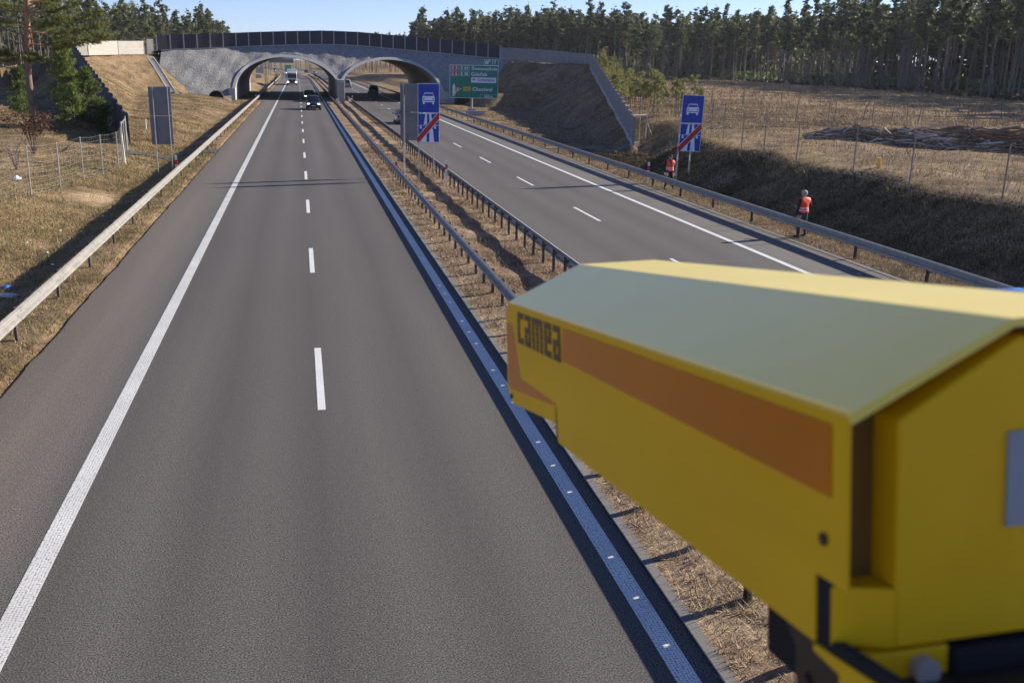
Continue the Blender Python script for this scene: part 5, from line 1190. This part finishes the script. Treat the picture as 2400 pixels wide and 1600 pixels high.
# ------------------------------------------------------------------ yellow roadside camera housing
k = NT('yellow_housing', 0.45, spec=0.25); n1 = k.noise(14, 3, .6, k.obj, (1, .08, 1)); n2 = k.noise(3, 4, .6, k.obj); k.color(k.mix(.25, k.ramp(n1, [(.3, (.82, .46, .004)), (.7, (.90, .52, .006))]), k.ramp(n2, [(.3, (.64, .38, .004)), (.7, (.82, .52, .008))]))); M['yellow'] = k.m
k = NT('sky_paled_yellow_roof', 0.38, spec=0.5); n2 = k.noise(5, 5, .6, k.obj); k.color(k.ramp(n2, [(.3, (.88, .67, .08)), (.7, (.95, .74, .12))])); k.b.inputs['Coat Weight'].default_value = .5; k.b.inputs['Coat Roughness'].default_value = .3; M['yellow_roof'] = k.m  # housing yellow made paler to imitate sky reflected on the roof
M['orange_film'] = plain('orange_film', (0.62, 0.19, 0.008), .3, 0, .12, 3, spec=.25); M['brown_print'] = plain('brown_print', (0.10, 0.05, 0.03), .5, 0, .1); M['dark_metal'] = plain('dark_bracket', (0.035, 0.028, 0.022), .5, .3, .3, 6); M['label_grey'] = plain('grey_label', (0.30, 0.33, 0.36), .5, 0, .06); M['label_print'] = plain('label_print', (0.07, 0.085, 0.11), .6)
KS = 0.55
ea, er, eu = Vector((-.02208, .98692, -.15966)), Vector((.99952, .02526, .01792)), Vector((-.02172, .15919, .98701))
C0 = CAMP+(Vector((.3124, .806, 5.7118))-CAMP)*KS
hs = bpy.data.objects.new('enforcement_camera', None); COL.objects.link(hs); Rm = Matrix((er, ea, eu)).transposed().to_4x4(); Rm.translation = C0; hs.matrix_world = Rm; tag(hs, 'yellow box-shaped traffic camera housing with orange stripe and roof cover, close by', 'traffic camera')
# local frame: x right, y forward, z up, unit scaled by KS
def hp(b): b.v = [(p[0]*KS, p[1]*KS, p[2]*KS) for p in b.v]; return b
def side(poly, x, t): # polygon in (a,u) on plane x, extruded towards +x
    b = MB(); b.prism([(p[0], p[1]) for p in poly], (x, 0, 0), (0, 1, 0), (0, 0, 1), (1, 0, 0), t); return b
WD = .563; LN = 1.4725
out = [(0, 0), (0, -.183), (.058, -.183), (.058, -.260), (1.052, -.260), (1.060, -.180), (1.36, -.1745), (1.4345, -.0463), (LN, 0)]
hp(side(out, 0, .006)).build('side_cover', M['yellow'], hs, bevel=.0012)
hp(side(out, WD-.006, .006)).build('side_cover', M['yellow'], hs, bevel=.0012)
b = MB(); t = .008
cs = [(-.001, -.002), (.1843, .0833), (.379, .0865), (WD+.001, -.002)]; ins = [(.004, -.012), (.187, .0745), (.376, .0775), (WD-.004, -.012)]
for i in range(3):
    a_, c_ = cs[i], cs[i+1]; e_, g_ = ins[i], ins[i+1]
    b.add([(a_[0], -.002, a_[1]), (c_[0], -.002, c_[1]), (c_[0], LN, c_[1]), (a_[0], LN, a_[1]), (e_[0], -.002, e_[1]), (g_[0], -.002, g_[1]), (g_[0], LN, g_[1]), (e_[0], LN, e_[1])], [(0, 1, 2, 3), (7, 6, 5, 4), (0, 4, 5, 1), (2, 6, 7, 3)]+([(0, 3, 7, 4)] if i == 0 else [])+([(1, 5, 6, 2)] if i == 2 else []))
hp(b).build('roof_cover', M['yellow_roof'], hs)
# inner body, stands out behind the cover
sec = [(.058, -.012), (.195, .064), (.370, .067), (WD-.058, -.012), (WD-.058, -.252), (.058, -.250)]
b = MB(); n = len(sec); y0, y1_ = 0.0, 1.30
b.add([(x, y0, z) for x, z in sec]+[(x, y1_, z) for x, z in sec], [tuple(range(n)), tuple(range(n, 2*n))[::-1]]+[(i, n+i, n+(i+1) % n, (i+1) % n) for i in range(n)])
hp(b).build('body', M['yellow'], hs, bevel=.002)
nose = [(1.06, -.165), (1.06, -.228), (1.4955, -.258), (1.549, -.229), (1.5426, -.032), (1.50, -.012), (1.38, -.010)]
hp(side(nose, .010, WD-.02)).build('nose', M['yellow'], hs, bevel=.0012)
hp(side([(1.075, -.190), (1.52, -.222), (1.532, -.060), (1.40, -.05)], .0078, .002)).build('nose_stripe', M['orange_film'], hs)
hp(side([(.027, -.0165), (.0268, -.0925), (1.0069, -.0830), (.990, -.0172)], -.0016, .0014)).build('side_stripe', M['orange_film'], hs)
hp(side([(1.064, -.19), (1.064, -.256), (1.078, -.256), (1.078, -.19)], .004, .004)).build('seam', M['black'], hs)
b = MB(); b.tube((-.003, .0395, -.1397), (.002, .0395, -.1397), .007, n=12); hp(b).build('screw', M['dark_metal'], hs)
b = MB(); b.tube((.006, 1.50, -.240), (.012, 1.50, -.240), .006, n=12); hp(b).build('screw', M['dark_metal'], hs)
# block lettering on the cover side, read from the front backwards
GL = {'c': ['###', '#..', '#..', '#..', '###'], 'a': ['###', '..#', '###', '#.#', '###'], 'm': ['#####', '#.#.#', '#.#.#', '#.#.#', '#.#.#'], 'e': ['###', '#.#', '###', '#..', '###']}
cols = []
b = MB(); cx = 0; wtot = 3+1+3+1+5+1+3+1+3; ya, yb_ = 1.372, 1.014; ztop_, zbot = -.0165, -.0900
for ch in 'camea':
    g_ = GL[ch]
    for ri, row in enumerate(g_):
        for ci, px in enumerate(row):
            if px == '#':
                u0, u1 = (cx+ci+.0)/wtot, (cx+ci+1.0)/wtot; z0_, z1_ = ztop_+(zbot-ztop_)*(ri+.93)/5, ztop_+(zbot-ztop_)*(ri+.04)/5
                # perspective of type: letters are evenly spaced on the plate
                Y0, Y1 = ya+(yb_-ya)*u0, ya+(yb_-ya)*u1
                b.prism([(Y0, z0_), (Y1, z0_), (Y1, z1_), (Y0, z1_)], (-.0018, 0, 0), (0, 1, 0), (0, 0, 1), (1, 0, 0), .0012)
    cx += len(g_[0])+1
hp(b).build('lettering', M['brown_print'], hs)
b = MB(); b.box((.293, -.002, -.083), (.22, .003, .100)); hp(b).build('type_label', M['label_grey'], hs)
b = MB()
for i in range(7): b.box((.283+.01*(i % 2), -.0042, -.050-.0112*i), (.15-.02*(i % 3), .001, .0045))
hp(b).build('label_print', M['label_print'], hs)
b = MB(); b.box((.032, .048, -.10), (.051, .01, .19)); b.prism([(.006, -.012), (.1860, .0735), (.375, .0765), (WD-.006, -.012), (.500, -.030), (.37, .060), (.195, .058), (.065, -.030)], (0, .045, 0), (1, 0, 0), (0, 0, 1), (0, 1, 0), .008); M['gap_shade'] = plain('gap_shade_brown', (0.17, 0.09, 0.010), .7); hp(b).build('recess_shade', M['gap_shade'], hs)  # brown plate added as painted shade in the gap behind the cover
# flared lower corner, hinge slot, arm and bracket
EX, EY, EZ = (1, 0, 0), (0, 1, 0), (0, 0, 1)
b = MB(); b.prism([(-.001, .026), (.0575, -.001), (.0575, .10), (.02, .10), (.02, .030)], (0, 0, -.250), EX, EY, EZ, .064); hp(b).build('corner_block', M['yellow'], hs, bevel=.001)
hp(side([(.028, -.262), (.064, -.262), (.064, -.180), (.028, -.180)], .0035, .004)).build('hinge_slot', M['black'], hs)
hp(side([(.03, -.2455), (-.22, -.230), (-.22, -.251), (.034, -.259)], .001, .012)).build('hinge_strap', M['black'], hs)
hp(side([(.0575, -.2605), (-.052, -.2530), (-.22, -.2515), (-.22, -.270), (-.009, -.2745), (.0575, -.268)], -.001, .012)).build('hinge_arm', M['yellow'], hs)
b = MB(); b.box((.062, .008, -.33), (.115, .02, .155)); hp(b).build('base_plate', M['yellow'], hs, bevel=.001)
b = MB(); b.tube((.086, -.016, -.2725), (.086, .0, -.2725), .0145, n=18); hp(b).build('bolt', M['galv_pole'], hs)
b = MB(); b.box((.33, .19, -.345), (.42, .40, .176)); hp(b).build('junction_box', M['black'], hs, bevel=.003)
hp(side([(.155, -.2615), (.119, -.290), (.119, -.62), (-.30, -.62), (-.30, -.290), (.0, -.281), (.058, -.270)], .012, .24)).build('bracket', M['dark_metal'], hs, bevel=.002)
b = MB(); b.prism([(.09, -.31), (.06, -.335), (.065, -.342), (.095, -.317)], (.0095, 0, 0), EY, EZ, EX, .003); hp(b).build('bracket_slot', M['black'], hs)
b = MB(); b.box((.30, .30, -.66), (1.9, .16, .10)); hp(b).build('mounting_rail', M['dark_metal'], hs, bevel=.004)

# ------------------------------------------------------------------ air
k = bpy.data.materials.new('thin_haze'); k.use_nodes = True; n_ = k.node_tree.nodes; n_.remove(n_['Principled BSDF'])
pv = n_.new('ShaderNodeVolumePrincipled'); pv.inputs['Color'].default_value = (0.86, 0.91, 1.0, 1); pv.inputs['Density'].default_value = 0.00009; pv.inputs['Anisotropy'].default_value = 0.35
k.node_tree.links.new(pv.outputs[0], n_['Material Output'].inputs['Volume'])
b = MB(); b.box((0, 2400, 22), (9200, 7000, 52)); tag(b.build('haze', k), kind='stuff')
